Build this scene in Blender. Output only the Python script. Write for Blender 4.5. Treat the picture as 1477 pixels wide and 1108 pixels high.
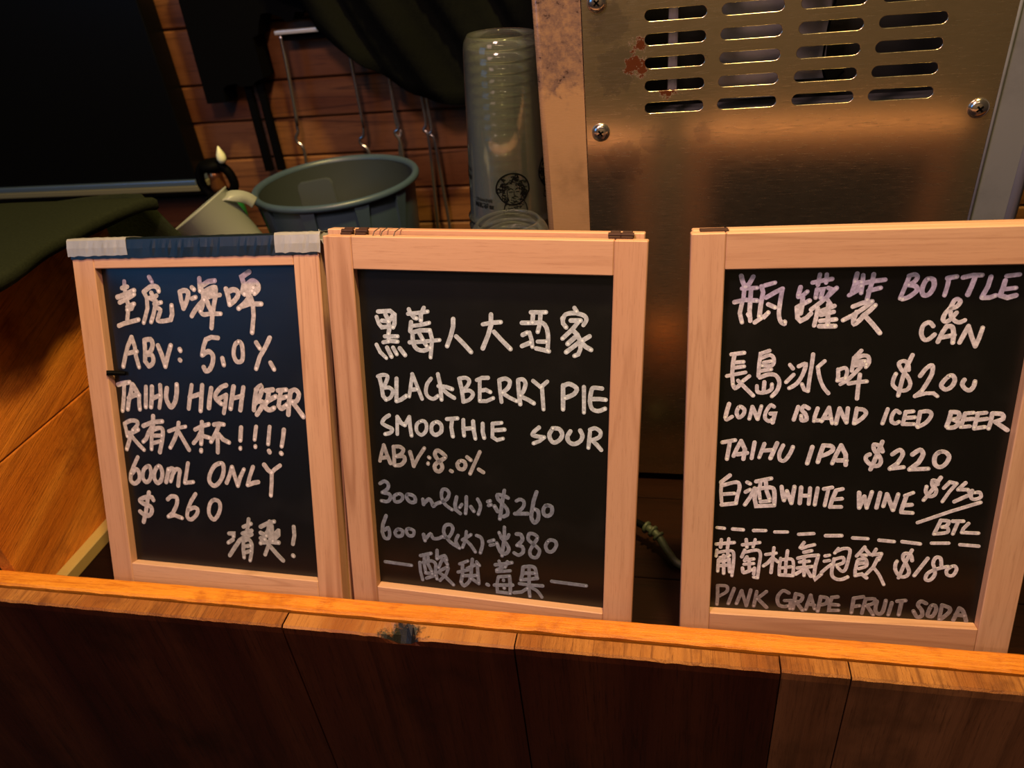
import bpy, bmesh, math, random
from mathutils import Vector, Matrix
random.seed(7)
sc = bpy.context.scene
for o in list(bpy.data.objects): bpy.data.objects.remove(o)
COL = sc.collection
PI = math.pi

# ------------------------------------------------------------------ camera
cam_d = bpy.data.cameras.new('camera'); cam = bpy.data.objects.new('camera', cam_d); COL.objects.link(cam)
cr = Vector((0.9786175, 0.1810951, -0.0975314)); cu = Vector((-0.0180944, 0.5481271, 0.8361993)); cf = Vector((-0.2048912, 0.8165545, -0.5396836))
M = Matrix(((cr.x, cu.x, -cf.x, 0), (cr.y, cu.y, -cf.y, 0), (cr.z, cu.z, -cf.z, .68), (0, 0, 0, 1)))
cam.matrix_world = M
cam_d.sensor_width = 36; cam_d.sensor_fit = 'HORIZONTAL'; cam_d.lens = 1073.3*36/1477; cam_d.clip_start = .02
cam_d.dof.use_dof = True; cam_d.dof.focus_distance = .72; cam_d.dof.aperture_fstop = 6.0
sc.camera = cam

# ------------------------------------------------------------------ world, lamps, exposure
w = bpy.data.worlds.new('world'); sc.world = w; w.use_nodes = True
w.node_tree.nodes['Background'].inputs[0].default_value = (.9, .7, .6, 1)
w.node_tree.nodes['Background'].inputs[1].default_value = .012
def area(name, loc, target, size, power, col, sy=None, shape=None):
    l = bpy.data.lights.new(name, 'AREA'); l.energy = power; l.color = col; l.size = size
    if sy: l.shape = 'RECTANGLE'; l.size_y = sy
    elif shape: l.shape = shape
    o = bpy.data.objects.new(name, l); COL.objects.link(o); o.location = loc
    o.rotation_euler = (Vector(target)-Vector(loc)).to_track_quat('-Z', 'Y').to_euler()
    return o
area('pendant_light', (.15, .51, 2.25), (-.1, .60, 0), .16, 50, (1, .74, .25), shape='DISK')
area('front_fill_light', (-1.15, -1.1, 1.9), (.1, .7, .3), .6, 7, (1, .66, .58))  # weak pinkish fill added from the front for the board faces
area('near_fill_light', (-.27, .20, 1.28), (-.05, .62, .25), .15, 8.6, (1, .60, .52))  # added fill close above the boards, so their lower ends fall darker
area('blue_sign_light', (-2.15, -.95, 1.30), (-.5, .65, .35), .95, 7.0, (.10, .42, 1), sy=1.0)
area('added_wall_light', (.2, -2.3, 2.9), (.2, -3.4, .4), 1.6, 38, (1, .74, .46), sy=.5)  # added to brighten the far wall that the steel reflects
sc.view_settings.view_transform = 'Standard'; sc.view_settings.look = 'None'
sc.view_settings.exposure = 0.0; sc.view_settings.gamma = 1; sc.view_settings.use_curve_mapping = False
try:
    sc.cycles.transparent_max_bounces = 64
except Exception: pass

# ------------------------------------------------------------------ helpers
def link(name, me, mat=None, parent=None):
    o = bpy.data.objects.new(name, me); COL.objects.link(o)
    if mat is not None:
        for m in (mat if isinstance(mat, (list, tuple)) else [mat]): me.materials.append(m)
    if parent is not None: o.parent = parent
    return o
def obj(name, bm, mat=None, parent=None, smooth=False):
    me = bpy.data.meshes.new(name); bmesh.ops.recalc_face_normals(bm, faces=bm.faces); bm.to_mesh(me); bm.free()
    if smooth:
        for p in me.polygons: p.use_smooth = True
    return link(name, me, mat, parent)
def thing(name, label, cat, loc=(0, 0, 0), group=None, mat4=None):
    o = bpy.data.objects.new(name, None); COL.objects.link(o); o.location = loc
    if mat4 is not None: o.matrix_world = mat4
    o['label'] = label; o['category'] = cat
    if group: o['group'] = group
    return o
def tag(o, label, cat, group=None):
    o['label'] = label; o['category'] = cat
    if group: o['group'] = group
    return o
def box(bm, x0, x1, y0, y1, z0, z1, bev=0, seg=2):
    vs = [bm.verts.new((x, y, z)) for x in (x0, x1) for y in (y0, y1) for z in (z0, z1)]
    q = [(0, 1, 3, 2), (4, 6, 7, 5), (0, 4, 5, 1), (2, 3, 7, 6), (0, 2, 6, 4), (1, 5, 7, 3)]
    fs = [bm.faces.new([vs[i] for i in f]) for f in q]
    if bev:
        es = list({e for f in fs for e in f.edges})
        bmesh.ops.bevel(bm, geom=es, offset=bev, segments=seg, affect='EDGES', profile=.6)
    return bm
def bx(*a, **k): return box(bmesh.new(), *a, **k)
def prism(bm, pts, y0, y1):
    a = [bm.verts.new((p[0], y0, p[1])) for p in pts]; b = [bm.verts.new((p[0], y1, p[1])) for p in pts]
    n = len(pts)
    bm.faces.new(a); bm.faces.new(b[::-1])
    for i in range(n): bm.faces.new((a[i], a[(i+1) % n], b[(i+1) % n], b[i]))
    return bm
def lathe(bm, prof, c=(0, 0, 0), n=40, close=False, ax=None):
    Mx = ax or Matrix.Identity(3); c = Vector(c); rings = []
    for r, z in prof:
        rings.append([bm.verts.new(c+Mx @ Vector((r*math.cos(2*PI*k/n), r*math.sin(2*PI*k/n), z))) for k in range(n)])
    for a, b in zip(rings, rings[1:]):
        for k in range(n): bm.faces.new((a[k], a[(k+1) % n], b[(k+1) % n], b[k]))
    if close: bm.faces.new(rings[0][::-1]); bm.faces.new(rings[-1])
    return bm
def tube(bm, pts, r, n=8):
    pts = [Vector(p) for p in pts]; rings = []
    t0 = (pts[1]-pts[0]).normalized(); u = t0.orthogonal().normalized()
    for i, p in enumerate(pts):
        t = (pts[min(i+1, len(pts)-1)]-pts[max(i-1, 0)]).normalized()
        u = (u-t*u.dot(t)).normalized(); v = t.cross(u)
        rr = r[i] if isinstance(r, (list, tuple)) else r
        rings.append([bm.verts.new(p+(u*math.cos(2*PI*k/n)+v*math.sin(2*PI*k/n))*rr) for k in range(n)])
    for a, b in zip(rings, rings[1:]):
        for k in range(n): bm.faces.new((a[k], a[(k+1) % n], b[(k+1) % n], b[k]))
    bm.faces.new(rings[0][::-1]); bm.faces.new(rings[-1])
    return bm
def smooth_path(pts, k=6):
    P = [Vector(p) for p in pts]; out = []
    for i in range(len(P)-1):
        a, b, c, d = P[max(i-1, 0)], P[i], P[i+1], P[min(i+2, len(P)-1)]
        for j in range(k):
            t = j/k
            out.append(.5*((2*b)+(c-a)*t+(2*a-5*b+4*c-d)*t*t+(3*b-a-3*c+d)*t**3))
    out.append(P[-1]); return out

# ------------------------------------------------------------------ materials
class NT:
    def __init__(s, name):
        s.m = bpy.data.materials.new(name); s.m.use_nodes = True; s.t = s.m.node_tree; s.N = s.t.nodes; s.L = s.t.links
        s.b = s.N['Principled BSDF']; s.out = s.N['Material Output']
        s.co = s.N.new('ShaderNodeTexCoord').outputs['Object']
    def link(s, a, b): s.L.new(a, b)
    def setin(s, sock, v):
        if hasattr(v, 'is_linked') or isinstance(v, bpy.types.NodeSocket): s.L.new(v, sock)
        else: sock.default_value = v
    def map(s, scale=(1, 1, 1), loc=(0, 0, 0), rot=(0, 0, 0), v=None):
        n = s.N.new('ShaderNodeMapping'); s.L.new(v or s.co, n.inputs[0]); n.inputs['Scale'].default_value = scale
        n.inputs['Location'].default_value = loc; n.inputs['Rotation'].default_value = rot; return n.outputs[0]
    def noise(s, v, scale=1, detail=4, rough=.55, dist=0):
        n = s.N.new('ShaderNodeTexNoise'); s.L.new(v, n.inputs['Vector']); n.inputs['Scale'].default_value = scale
        n.inputs['Detail'].default_value = detail; n.inputs['Roughness'].default_value = rough; n.inputs['Distortion'].default_value = dist
        return n.outputs['Fac']
    def voro(s, v, scale=1):
        n = s.N.new('ShaderNodeTexVoronoi'); s.L.new(v, n.inputs['Vector']); n.inputs['Scale'].default_value = scale; return n.outputs['Distance']
    def rng(s, v, a, b, c=0, d=1):
        n = s.N.new('ShaderNodeMapRange'); s.L.new(v, n.inputs[0]); n.interpolation_type = 'SMOOTHSTEP'
        for i, k in zip((1, 2, 3, 4), (a, b, c, d)): n.inputs[i].default_value = k
        return n.outputs[0]
    def math(s, op, a, b=0.0):
        n = s.N.new('ShaderNodeMath'); n.operation = op; s.setin(n.inputs[0], a); s.setin(n.inputs[1], b); return n.outputs[0]
    def mix(s, f, a, b, mode='MIX'):
        n = s.N.new('ShaderNodeMix'); n.data_type = 'RGBA'; n.blend_type = mode
        s.setin(n.inputs[0], f)
        for i, v in ((6, a), (7, b)):
            if isinstance(v, tuple): n.inputs[i].default_value = (*v[:3], 1)
            else: s.L.new(v, n.inputs[i])
        return n.outputs[2]
    def spot(s, c, r, nz, soft=.5, amp=.8):
        n = s.N.new('ShaderNodeVectorMath'); n.operation = 'DISTANCE'; s.L.new(s.co, n.inputs[0]); n.inputs[1].default_value = c
        d = s.math('ADD', s.math('DIVIDE', n.outputs['Value'], r), s.math('MULTIPLY', s.math('SUBTRACT', nz, .5), amp*2))
        return s.rng(d, 1-soft/2, 1+soft/2, 1, 0)
    def bump(s, h, strength=.3, dist=.001):
        n = s.N.new('ShaderNodeBump'); n.inputs['Strength'].default_value = strength; n.inputs['Distance'].default_value = dist
        s.L.new(h, n.inputs['Height']); s.L.new(n.outputs[0], s.b.inputs['Normal'])
    def done(s, col=None, rough=None, metal=None):
        if col is not None:
            if isinstance(col, tuple): s.b.inputs['Base Color'].default_value = (*col[:3], 1)
            else: s.L.new(col, s.b.inputs['Base Color'])
        if rough is not None: s.setin(s.b.inputs['Roughness'], rough)
        if metal is not None: s.b.inputs['Metallic'].default_value = metal
        return s.m
def wood(name, dark, mid, light, axis='z', freq=60, rough=.5, bump=.25, knots=0, off=(0, 0, 0), stain=0, diag=0, wear=0, ks=None, ring=.3, con=1.0):
    """grain runs along axis"""
    t = NT(name); k = .045
    sc_ = {'x': (k, 1, 1), 'y': (1, k, 1), 'z': (1, 1, k)}[axis]
    v = t.map(scale=sc_, loc=off)
    if diag: v = t.map(scale=sc_, loc=off, v=t.map(rot=(diag, 0, 0)))
    big = t.noise(v, freq*.3, 2, .5, .3); med = t.noise(v, freq*2.2, 4, .6); fine = t.noise(v, freq*11, 4, .75)
    tri = t.math('PINGPONG', t.math('MULTIPLY', big, 9.0), .5)
    c = t.mix(t.rng(big, .32, .68), mid, light)
    c = t.mix(t.math('MULTIPLY', t.rng(tri, .1, 0, 0, 1), ring), c, dark)
    c = t.mix(t.rng(med, .45, .8, 0, .45*con), c, dark)
    c = t.mix(t.rng(fine, .5, .75, 0, .7*con), c, dark)
    h = t.math('ADD', t.math('MULTIPLY', fine, .8), t.math('MULTIPLY', med, .5))
    if knots:
        kv = t.map(scale={'x': (.35, 1, 1), 'y': (1, .35, 1), 'z': (1, 1, .35)}[axis], loc=off)
        d = t.voro(kv, ks or knots)
        c = t.mix(t.rng(d, .03, (.13 if knots < 8 else .06), .85, 0), c, tuple(x*.35 for x in dark))
    if stain:
        n2 = t.noise(t.co, stain, 4, .6); c = t.mix(t.rng(n2, .5, .75, 0, .6), c, dark)
    if wear:
        n3 = t.noise(t.map(scale=sc_, loc=(3, 3, 3)), wear, 6, .75); c = t.mix(t.rng(n3, .62, .75, 0, .7), c, light)
    t.bump(h, bump, .0012)
    t.b.inputs['Specular IOR Level'].default_value = {'tray_floor_wood': .06, 'shaded_stained_wood': .14}.get(name, .35)
    return t.done(c, rough)
def plain(name, col, rough=.5, metal=0, nz=0, nscale=40, spec=None):
    t = NT(name)
    c = t.mix(t.math('MULTIPLY', t.noise(t.co, nscale), nz), col, tuple(x*.4 for x in col)) if nz else col
    if spec is not None: t.b.inputs['Specular IOR Level'].default_value = spec
    return t.done(c, rough, metal)

FR_D, FR_M, FR_L = (.28, .115, .055), (.55, .295, .185), (.63, .37, .24)
M_stile = [wood('pine_upright_%d' % i, FR_D, FR_M, FR_L, 'z', 40+8*i, .5, .10, off=(i*1.7, i, 0), ring=(.15, .5, .2)[i], con=.7) for i in range(3)]
M_rail = [wood('pine_rail_%d' % i, FR_D, FR_M, FR_L, 'x', 40+8*i, .5, .10, knots=16, off=(i*2.7, i, 4), ring=.3, con=.6) for i in range(3)]
M_strip = wood('orange_varnished_wood', (.34, .06, .003), (.66, .20, .014), (.80, .31, .03), 'x', 70, .38, .7, stain=34, ring=.2, con=1.3)
M_plank = wood('shaded_stained_wood', (.006, .0015, .0008), (.034, .006, .0028), (.07, .017, .006), 'z', 36, .45, .4, stain=7, wear=120, ring=.15)  # stain plus the shade of the unlit plank fronts, put into the colour
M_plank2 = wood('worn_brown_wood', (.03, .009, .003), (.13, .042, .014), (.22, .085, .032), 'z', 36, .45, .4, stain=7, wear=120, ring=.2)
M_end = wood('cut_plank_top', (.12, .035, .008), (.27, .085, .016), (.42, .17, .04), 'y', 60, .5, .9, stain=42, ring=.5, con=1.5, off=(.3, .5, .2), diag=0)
M_side = wood('orange_side_board', (.15, .02, .002), (.55, .15, .012), (.80, .29, .035), 'y', 46, .42, 1.0, stain=16, diag=-.35, ring=.1, con=1.2)
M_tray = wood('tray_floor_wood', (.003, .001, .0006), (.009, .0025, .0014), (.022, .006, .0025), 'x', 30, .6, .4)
M_bat = plain('pale_batten', (.42, .28, .09), .55, nz=.3)
M_wallp = [wood('wall_plank_%d' % i, (.02, .005, .002), (.105, .032, .010), (.24, .10, .034), 'x', 26+8*i, .5, .35, knots=6.5, off=(i*3.1, i*1.3, i), stain=3, ring=.55) for i in range(3)]
M_black = plain('black_plastic', (.002, .002, .002), .6, spec=.04)
M_screen = plain('black_screen', (.003, .003, .003), .3, spec=.15)
M_trim = plain('blue_grey_trim', (.16, .24, .36), .3, .6)
M_sill = plain('olive_sill', (.16, .15, .09), .6)
def cloth_mat(name, col, s=300):
    t = NT(name); n = t.noise(t.co, s, 2); t.bump(n, .5, .001); t.b.inputs['Specular IOR Level'].default_value = .08; return t.done(t.mix(n, col, tuple(x*.5 for x in col)), .85)
M_cloth = cloth_mat('dark_olive_cloth', (.016, .020, .009)); M_apron = cloth_mat('black_apron_cloth', (.0032, .004, .0025))
# writing surface
def board_mat():
    t = NT('chalkboard_black')
    sp = t.rng(t.noise(t.co, 900, 2, .8), .68, .8, 0, .55)
    sm = t.rng(t.noise(t.co, 18, 4), .45, .8, 0, .5)
    c = t.mix(sp, (.0035, .0035, .0038), (.022, .022, .024)); c = t.mix(sm, c, (.012, .011, .011))
    t.bump(t.noise(t.co, 1400, 2), .25, .0004); t.b.inputs['Specular IOR Level'].default_value = .5
    return t.done(c, .34)
M_board = board_mat()
def ink(name, c):
    t = NT(name); n = t.noise(t.co, 260, 4, .7); n2 = t.noise(t.co, 1500, 3, .7)
    col = t.mix(t.rng(n, .35, .7), tuple(x*.62 for x in c), c); col = t.mix(t.rng(n2, .6, .75, 0, .35), col, tuple(x*.4 for x in c))
    return t.done(col, .6)
INK = {'a': (.62, .54, .58), 'b': (.44, .42, .45), 'c': (.62, .67, .78), 'd': (.22, .25, .35), 'e': (.84, .78, .94), 'f': (.28, .24, .28)}
M_ink = {k: ink('chalk_ink_'+k, v) for k, v in INK.items()}
M_tip = {k: plain('chalk_ink_tip_'+k, tuple(min(x*1.25+.05, .95) for x in v), .5) for k, v in INK.items()}
# metals
def steel(name, base, rough=.33, grime=.5, rust=(), metal=.92, seed=0, patch=(), dirt=None):
    t = NT(name)
    n = t.noise(t.map(loc=(seed, 0, 0)), 14, 6, .65); f = t.noise(t.map(scale=(1, 1, 12), loc=(seed, 0, 2)), 60, 5, .7)
    c = t.mix(t.rng(n, .5, .85, 0, grime), base, tuple(x*.35 for x in base))
    c = t.mix(t.rng(t.noise(t.map(scale=(1, 1, .6), rot=(0, .7, 0), loc=(9, seed, 1)), 46, 6, .8), .66, .74, 0, .6), c, (.10, .06, .04))
    m = t.math('ADD', 0.0, 0.0)
    nz = t.noise(t.co, 110, 5, .75)
    for cc, r in patch: c = t.mix(t.math('MULTIPLY', t.spot(cc, r, nz, .35, 1.2), .55), c, (.42, .36, .31))
    if dirt:
        sx = t.N.new('ShaderNodeSeparateXYZ'); t.L.new(t.co, sx.inputs[0])
        zz = t.math('ADD', sx.outputs['Z'], t.math('MULTIPLY', t.math('SUBTRACT', t.noise(t.co, 60, 5, .7), .5), .10))
        dm = t.rng(zz, dirt-.012, dirt+.012); gn = t.noise(t.co, 90, 6, .8)
        c = t.mix(t.math('MULTIPLY', dm, t.rng(gn, .35, .6, .35, .95)), c, (.16, .10, .075)); c = t.mix(t.math('MULTIPLY', dm, t.rng(gn, .58, .66)), c, (.03, .015, .01))
        m = t.math('MULTIPLY', dm, .75)
    for cc, r in rust:
        k = t.spot(cc, r*1.5, nz, .3, 2.6); c = t.mix(k, c, (.085, .022, .007)); m = t.math('MAXIMUM', m, k)
        t.L.new(t.math('SUBTRACT', metal, t.math('MULTIPLY', m, metal)), t.b.inputs['Metallic'])
    return t.done(c, t.rng(f, .3, .7, rough-.02, rough+.07))
LINES = [
(1,'a',5.11,'-95.7,336.8 -96.1,326.7 -96.3,318.2 -93.5,309.7 -95.7,301.2 -97.9,292.7;-107.4,319.1 -98.9,321.6 -84.0,326.6;-105.2,313.2 -94.4,317.4 -84.6,322.4;-99.8,329.3 -92.5,330.9;-95.7,308.0 -86.1,311.4;-87.1,311.4 -89.9,306.3 -96.2,304.6;-110.1,286.6 -102.5,289.2 -82.6,293.6;-62.0,341.4 -58.8,335.6;c -71.2,324.8 -64.7,329.0 -58.4,331.4 -52.7,329.7 -51.3,325.5;-71.2,324.8 -68.1,318.1 -68.7,306.3 -73.1,296.1 -75.9,290.2;-61.4,323.9 -59.2,318.1 -54.9,320.6;-64.1,318.1 -56.6,314.7;-59.1,311.3 -49.9,313.0;-58.5,308.0 -61.6,299.5 -65.8,291.1;c -58.5,308.0 -52.0,304.6 -54.9,297.9 -56.6,292.8 -50.7,292.0 -39.6,293.7;-39.6,293.7 -36.9,299.6 -36.6,309.6;-24.0,324.5 -23.3,314.6 -21.4,306.2;c -24.0,324.5 -18.0,326.1 -13.4,323.6 -15.3,316.2 -21.4,306.2;-7.9,329.3 -5.3,326.9;-9.4,317.0 -4.4,318.6;-11.7,297.9 -7.1,303.7 -0.6,310.4 6.8,316.1;2.8,339.0 2.1,325.2;6.2,331.7 14.2,335.7 21.9,336.4;4.7,326.8 5.7,319.4 3.6,309.5 -0.0,302.9;c -0.0,302.9 3.4,299.6 12.1,300.4 25.4,300.4;c 6.2,323.5 13.3,327.5 22.0,329.1 20.8,318.5;20.8,318.5 17.9,309.5 14.7,297.9 12.2,284.7;5.4,316.9 14.3,319.3 26.7,320.9;9.8,313.6 11.2,308.7 14.3,302.9;8.9,321.8 18.6,324.2;35.0,327.4 36.9,319.2 37.9,311.1;c 37.4,324.1 43.3,326.5 48.7,324.8 49.1,320.0 43.9,314.3 37.8,310.3;65.6,345.5 55.8,340.1 57.8,332.0 55.1,324.0 57.6,321.5;c 58.6,322.3 61.4,331.2 68.3,335.9 74.3,332.7 74.7,327.0 69.7,322.3;61.9,327.1 69.4,328.7;68.9,333.5 67.1,324.7;64.8,328.7 63.1,320.7 60.7,315.9 55.6,311.0 48.6,306.2;53.5,308.6 62.1,311.0 76.8,311.0;64.7,318.3 66.6,310.2 66.3,298.0 64.6,289.8 62.7,280.0'),
(1,'a',5.11,'-94.7,273.5 -101.3,263.0 -105.9,252.5 -110.9,239.2;-94.7,273.5 -92.0,263.1 -91.7,251.0 -89.3,238.8;-104.6,254.3 -96.1,256.1 -89.8,257.1;-77.8,270.2 -78.4,258.1 -80.1,245.9 -75.8,239.9;c -77.8,270.2 -69.6,271.1 -67.4,265.1 -71.5,257.3 -79.2,252.9;c -79.2,252.9 -70.9,253.9 -68.6,248.7 -70.3,243.5 -75.8,239.9;-60.4,264.3 -56.8,254.1 -53.5,240.3;-53.5,240.3 -49.1,251.6 -43.4,264.5;-32.1,260.4 -31.3,258.7;-33.6,248.4 -32.7,247.6;19.0,273.6 10.5,274.4 3.5,271.8 -0.3,264.2 -3.5,254.0;c -3.5,254.0 4.8,258.3 10.1,254.2 9.2,245.7 4.4,238.0 -0.7,236.2 -3.1,240.4;22.1,251.0 23.2,243.4;c 45.0,269.7 39.9,266.3 37.0,256.3 39.0,248.7 43.6,247.1 47.7,250.6 48.8,261.4 47.6,268.1 44.1,269.7;66.4,269.1 70.4,262.5;83.6,274.2 77.0,263.4 69.5,253.4 63.6,240.0;81.9,247.0 85.8,239.6'),
(1,'a',5.11,'-121.3,217.7 -112.6,219.7 -105.2,220.8;-112.6,219.7 -114.3,208.1 -117.3,194.6 -119.5,186.4;-101.4,218.2 -104.9,208.4 -109.7,196.6 -111.9,188.5;-108.9,202.0 -100.0,205.8 -93.8,206.0;-100.5,217.4 -97.2,211.3 -93.9,205.1;-93.8,206.0 -95.1,196.2 -95.1,189.0;-83.1,216.0 -84.8,203.6 -86.4,192.0;-74.9,216.3 -76.6,203.8 -79.2,192.2;-63.5,218.3 -64.3,204.2 -68.0,191.7;-76.8,202.1 -65.0,206.8;c -54.8,215.0 -57.2,204.4 -55.1,196.5 -51.5,193.1 -45.7,199.5 -42.3,210.1 -41.1,219.7;-21.3,219.4 -24.7,207.1 -28.5,192.1;-7.4,219.7 -10.1,205.8 -12.9,190.0;-25.9,205.3 -9.5,210.1;3.9,216.5 0.6,204.4 -1.6,193.9;c 23.6,220.5 16.5,217.7 8.9,209.8 9.2,203.8 15.4,198.8;12.2,204.7 22.4,209.3;22.4,209.3 20.2,198.1 17.2,188.4;33.0,219.0 29.8,207.0 26.5,193.9;45.4,218.5 42.1,205.6 38.9,192.6;28.7,205.2 43.4,209.1;61.2,216.3 58.2,204.4 56.1,193.2;c 61.2,216.3 67.3,220.7 67.6,214.0 61.9,204.5 57.7,200.1;c 61.9,203.6 68.3,202.1 65.8,196.1 59.4,188.2;73.4,215.8 81.9,216.9;77.0,215.1 74.0,203.2;74.1,204.0 84.9,209.4;c 73.2,204.0 70.6,197.1 76.0,193.9 81.8,196.6;88.3,216.2 98.5,217.3;91.9,215.5 89.1,205.3 87.7,199.4;89.3,207.0 98.8,209.8;c 87.7,199.4 91.1,196.1 98.0,200.5;103.9,215.8 101.0,204.0 98.8,189.6;c 103.9,215.8 109.6,217.6 113.7,212.7 110.3,205.1 104.7,204.1;104.7,204.1 110.5,196.7 117.1,187.7'),
(1,'a',4.75,'-119.0,170.9 -117.9,163.7 -116.9,155.5;c -119.0,170.9 -110.0,174.9 -101.7,174.3 -101.3,169.8 -108.5,163.2;-116.8,156.4 -109.9,160.4 -101.0,164.4;-112.7,155.7 -115.7,149.2 -120.2,139.8;-114.2,160.2 -108.8,153.1 -102.5,146.1 -96.0,140.0;-77.9,181.5 -79.3,170.7 -86.8,161.3 -90.9,153.9 -95.6,150.1;-93.0,169.2 -79.9,174.2 -66.4,175.6;-81.1,165.2 -83.9,152.4 -85.3,141.4;c -81.2,164.3 -73.6,167.3 -67.5,166.6 -67.6,158.5 -71.0,147.5 -74.3,138.3;-81.0,158.0 -68.6,158.5;-82.3,148.9 -70.5,152.1;-58.6,164.3 -46.9,168.4 -35.5,170.6;-44.1,174.7 -46.1,166.6 -51.6,155.6 -59.1,144.5;-45.4,164.0 -39.7,153.5 -33.9,143.0;-22.9,167.6 -12.3,172.4 -4.2,174.5;-12.8,176.8 -14.3,164.4 -16.8,150.9;-17.7,143.8 -17.9,142.0;-15.1,166.1 -21.1,157.0 -26.8,151.4;-14.7,160.8 -5.0,158.6;2.9,174.5 9.9,175.7 15.7,175.0;9.8,174.8 4.9,165.8 -3.3,154.0;5.7,164.1 5.4,152.6 4.2,141.9;7.6,163.3 12.8,157.4 20.3,154.2;37.7,172.4 35.2,157.5;34.3,148.7 34.2,147.8;57.0,174.1 53.7,159.2;53.8,151.4 53.8,150.5;74.1,174.7 72.1,163.5 70.4,154.7;70.6,146.9 71.4,145.2;91.7,172.0 89.9,162.5 87.2,152.9;85.5,145.0 86.4,144.2'),
(1,'a',4.75,'-106.2,130.5 -113.0,119.9 -118.7,109.4;c -118.7,109.4 -119.9,100.9 -115.1,97.5 -108.0,102.5 -106.8,111.0 -110.4,115.4 -117.7,109.5;c -94.0,120.0 -99.9,115.1 -102.3,105.7 -98.8,100.3 -93.1,103.4 -89.8,112.0 -90.9,119.3 -94.0,120.0;c -79.2,120.8 -84.2,115.0 -86.3,106.6 -83.0,100.3 -77.4,103.4 -74.2,111.9 -75.3,119.2 -79.2,120.8;-70.3,102.0 -67.0,111.4 -65.1,117.9;c -66.9,112.3 -61.9,119.0 -58.0,117.4 -61.0,109.9 -63.9,103.3;c -59.6,112.7 -54.7,118.5 -49.8,116.9 -51.9,108.6 -54.2,98.4;-37.4,126.7 -40.9,114.7 -44.4,102.6;-44.4,102.6 -33.0,104.2;c 6.0,129.0 -2.4,125.0 -9.7,113.8 -10.6,105.6 -5.1,101.4 2.5,106.3 8.6,116.6 9.7,126.5 6.0,129.0;11.9,106.0 16.9,115.3 20.9,125.3;20.9,125.3 23.6,113.9 26.4,103.3;26.4,103.3 30.4,113.4 36.3,123.5;48.3,126.8 43.3,115.9 39.3,105.0;39.3,105.0 47.4,108.1 53.3,109.4;63.0,130.2 67.3,124.3 71.7,121.1;83.0,130.4 76.0,125.7 71.8,121.9;71.8,121.9 70.7,110.4 68.2,94.3'),
(1,'a',4.75,'-96.3,87.4 -100.0,75.9 -103.9,62.4 -108.8,49.7;c -91.2,78.3 -93.8,81.9 -101.3,81.4 -110.4,77.1 -105.7,72.7 -97.5,70.4 -94.9,65.9 -97.8,60.0 -104.6,57.6 -112.4,62.7;c -70.9,80.6 -65.2,84.7 -58.1,83.3 -59.2,74.9 -65.7,64.2;-65.7,64.2 -72.6,59.0;-72.6,59.0 -64.0,61.5 -53.9,58.4;-31.7,89.6 -39.0,80.0 -44.2,70.3;c -44.2,70.3 -46.4,60.9 -41.7,57.5 -33.7,63.6 -30.9,70.3 -35.7,72.8 -43.3,69.5;c -8.0,83.9 -13.7,78.0 -16.0,66.8 -10.8,59.7 -4.0,65.8 0.0,75.2 -1.2,82.5 -8.0,83.9'),
(1,'b',4.57,'8.4,44.0 14.5,44.5 14.1,40.7;12.7,36.9 6.2,32.6;6.5,16.8 14.7,27.8 21.7,36.7 26.0,39.8;36.3,63.6 34.4,54.3 31.5,45.8;28.4,53.8 38.7,58.3;26.5,45.4 38.9,50.0;29.1,41.0 38.4,45.4;26.6,36.2 25.4,24.9 25.5,15.6;c 26.6,36.2 33.8,38.6 37.2,33.3 36.3,24.0 33.1,12.6;27.9,29.8 36.0,31.4;28.2,22.4 35.4,24.9;51.2,55.6 61.4,60.9 69.4,63.3;63.6,62.8 60.6,51.7 53.8,42.1 49.2,35.3;63.3,60.1 63.0,46.4 61.1,37.2 53.8,21.8;50.5,48.2 58.0,45.1;73.3,52.7 65.8,44.8;74.2,52.8 73.7,47.3 65.2,39.3;51.3,36.4 62.2,38.2 72.9,38.1;49.9,41.7 55.6,40.4;59.0,35.2 64.3,29.2 70.5,22.4 76.7,16.5;66.0,57.6 65.6,43.0;93.9,58.8 94.0,48.9 91.1,37.8;89.9,24.0 90.8,23.2'),
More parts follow.
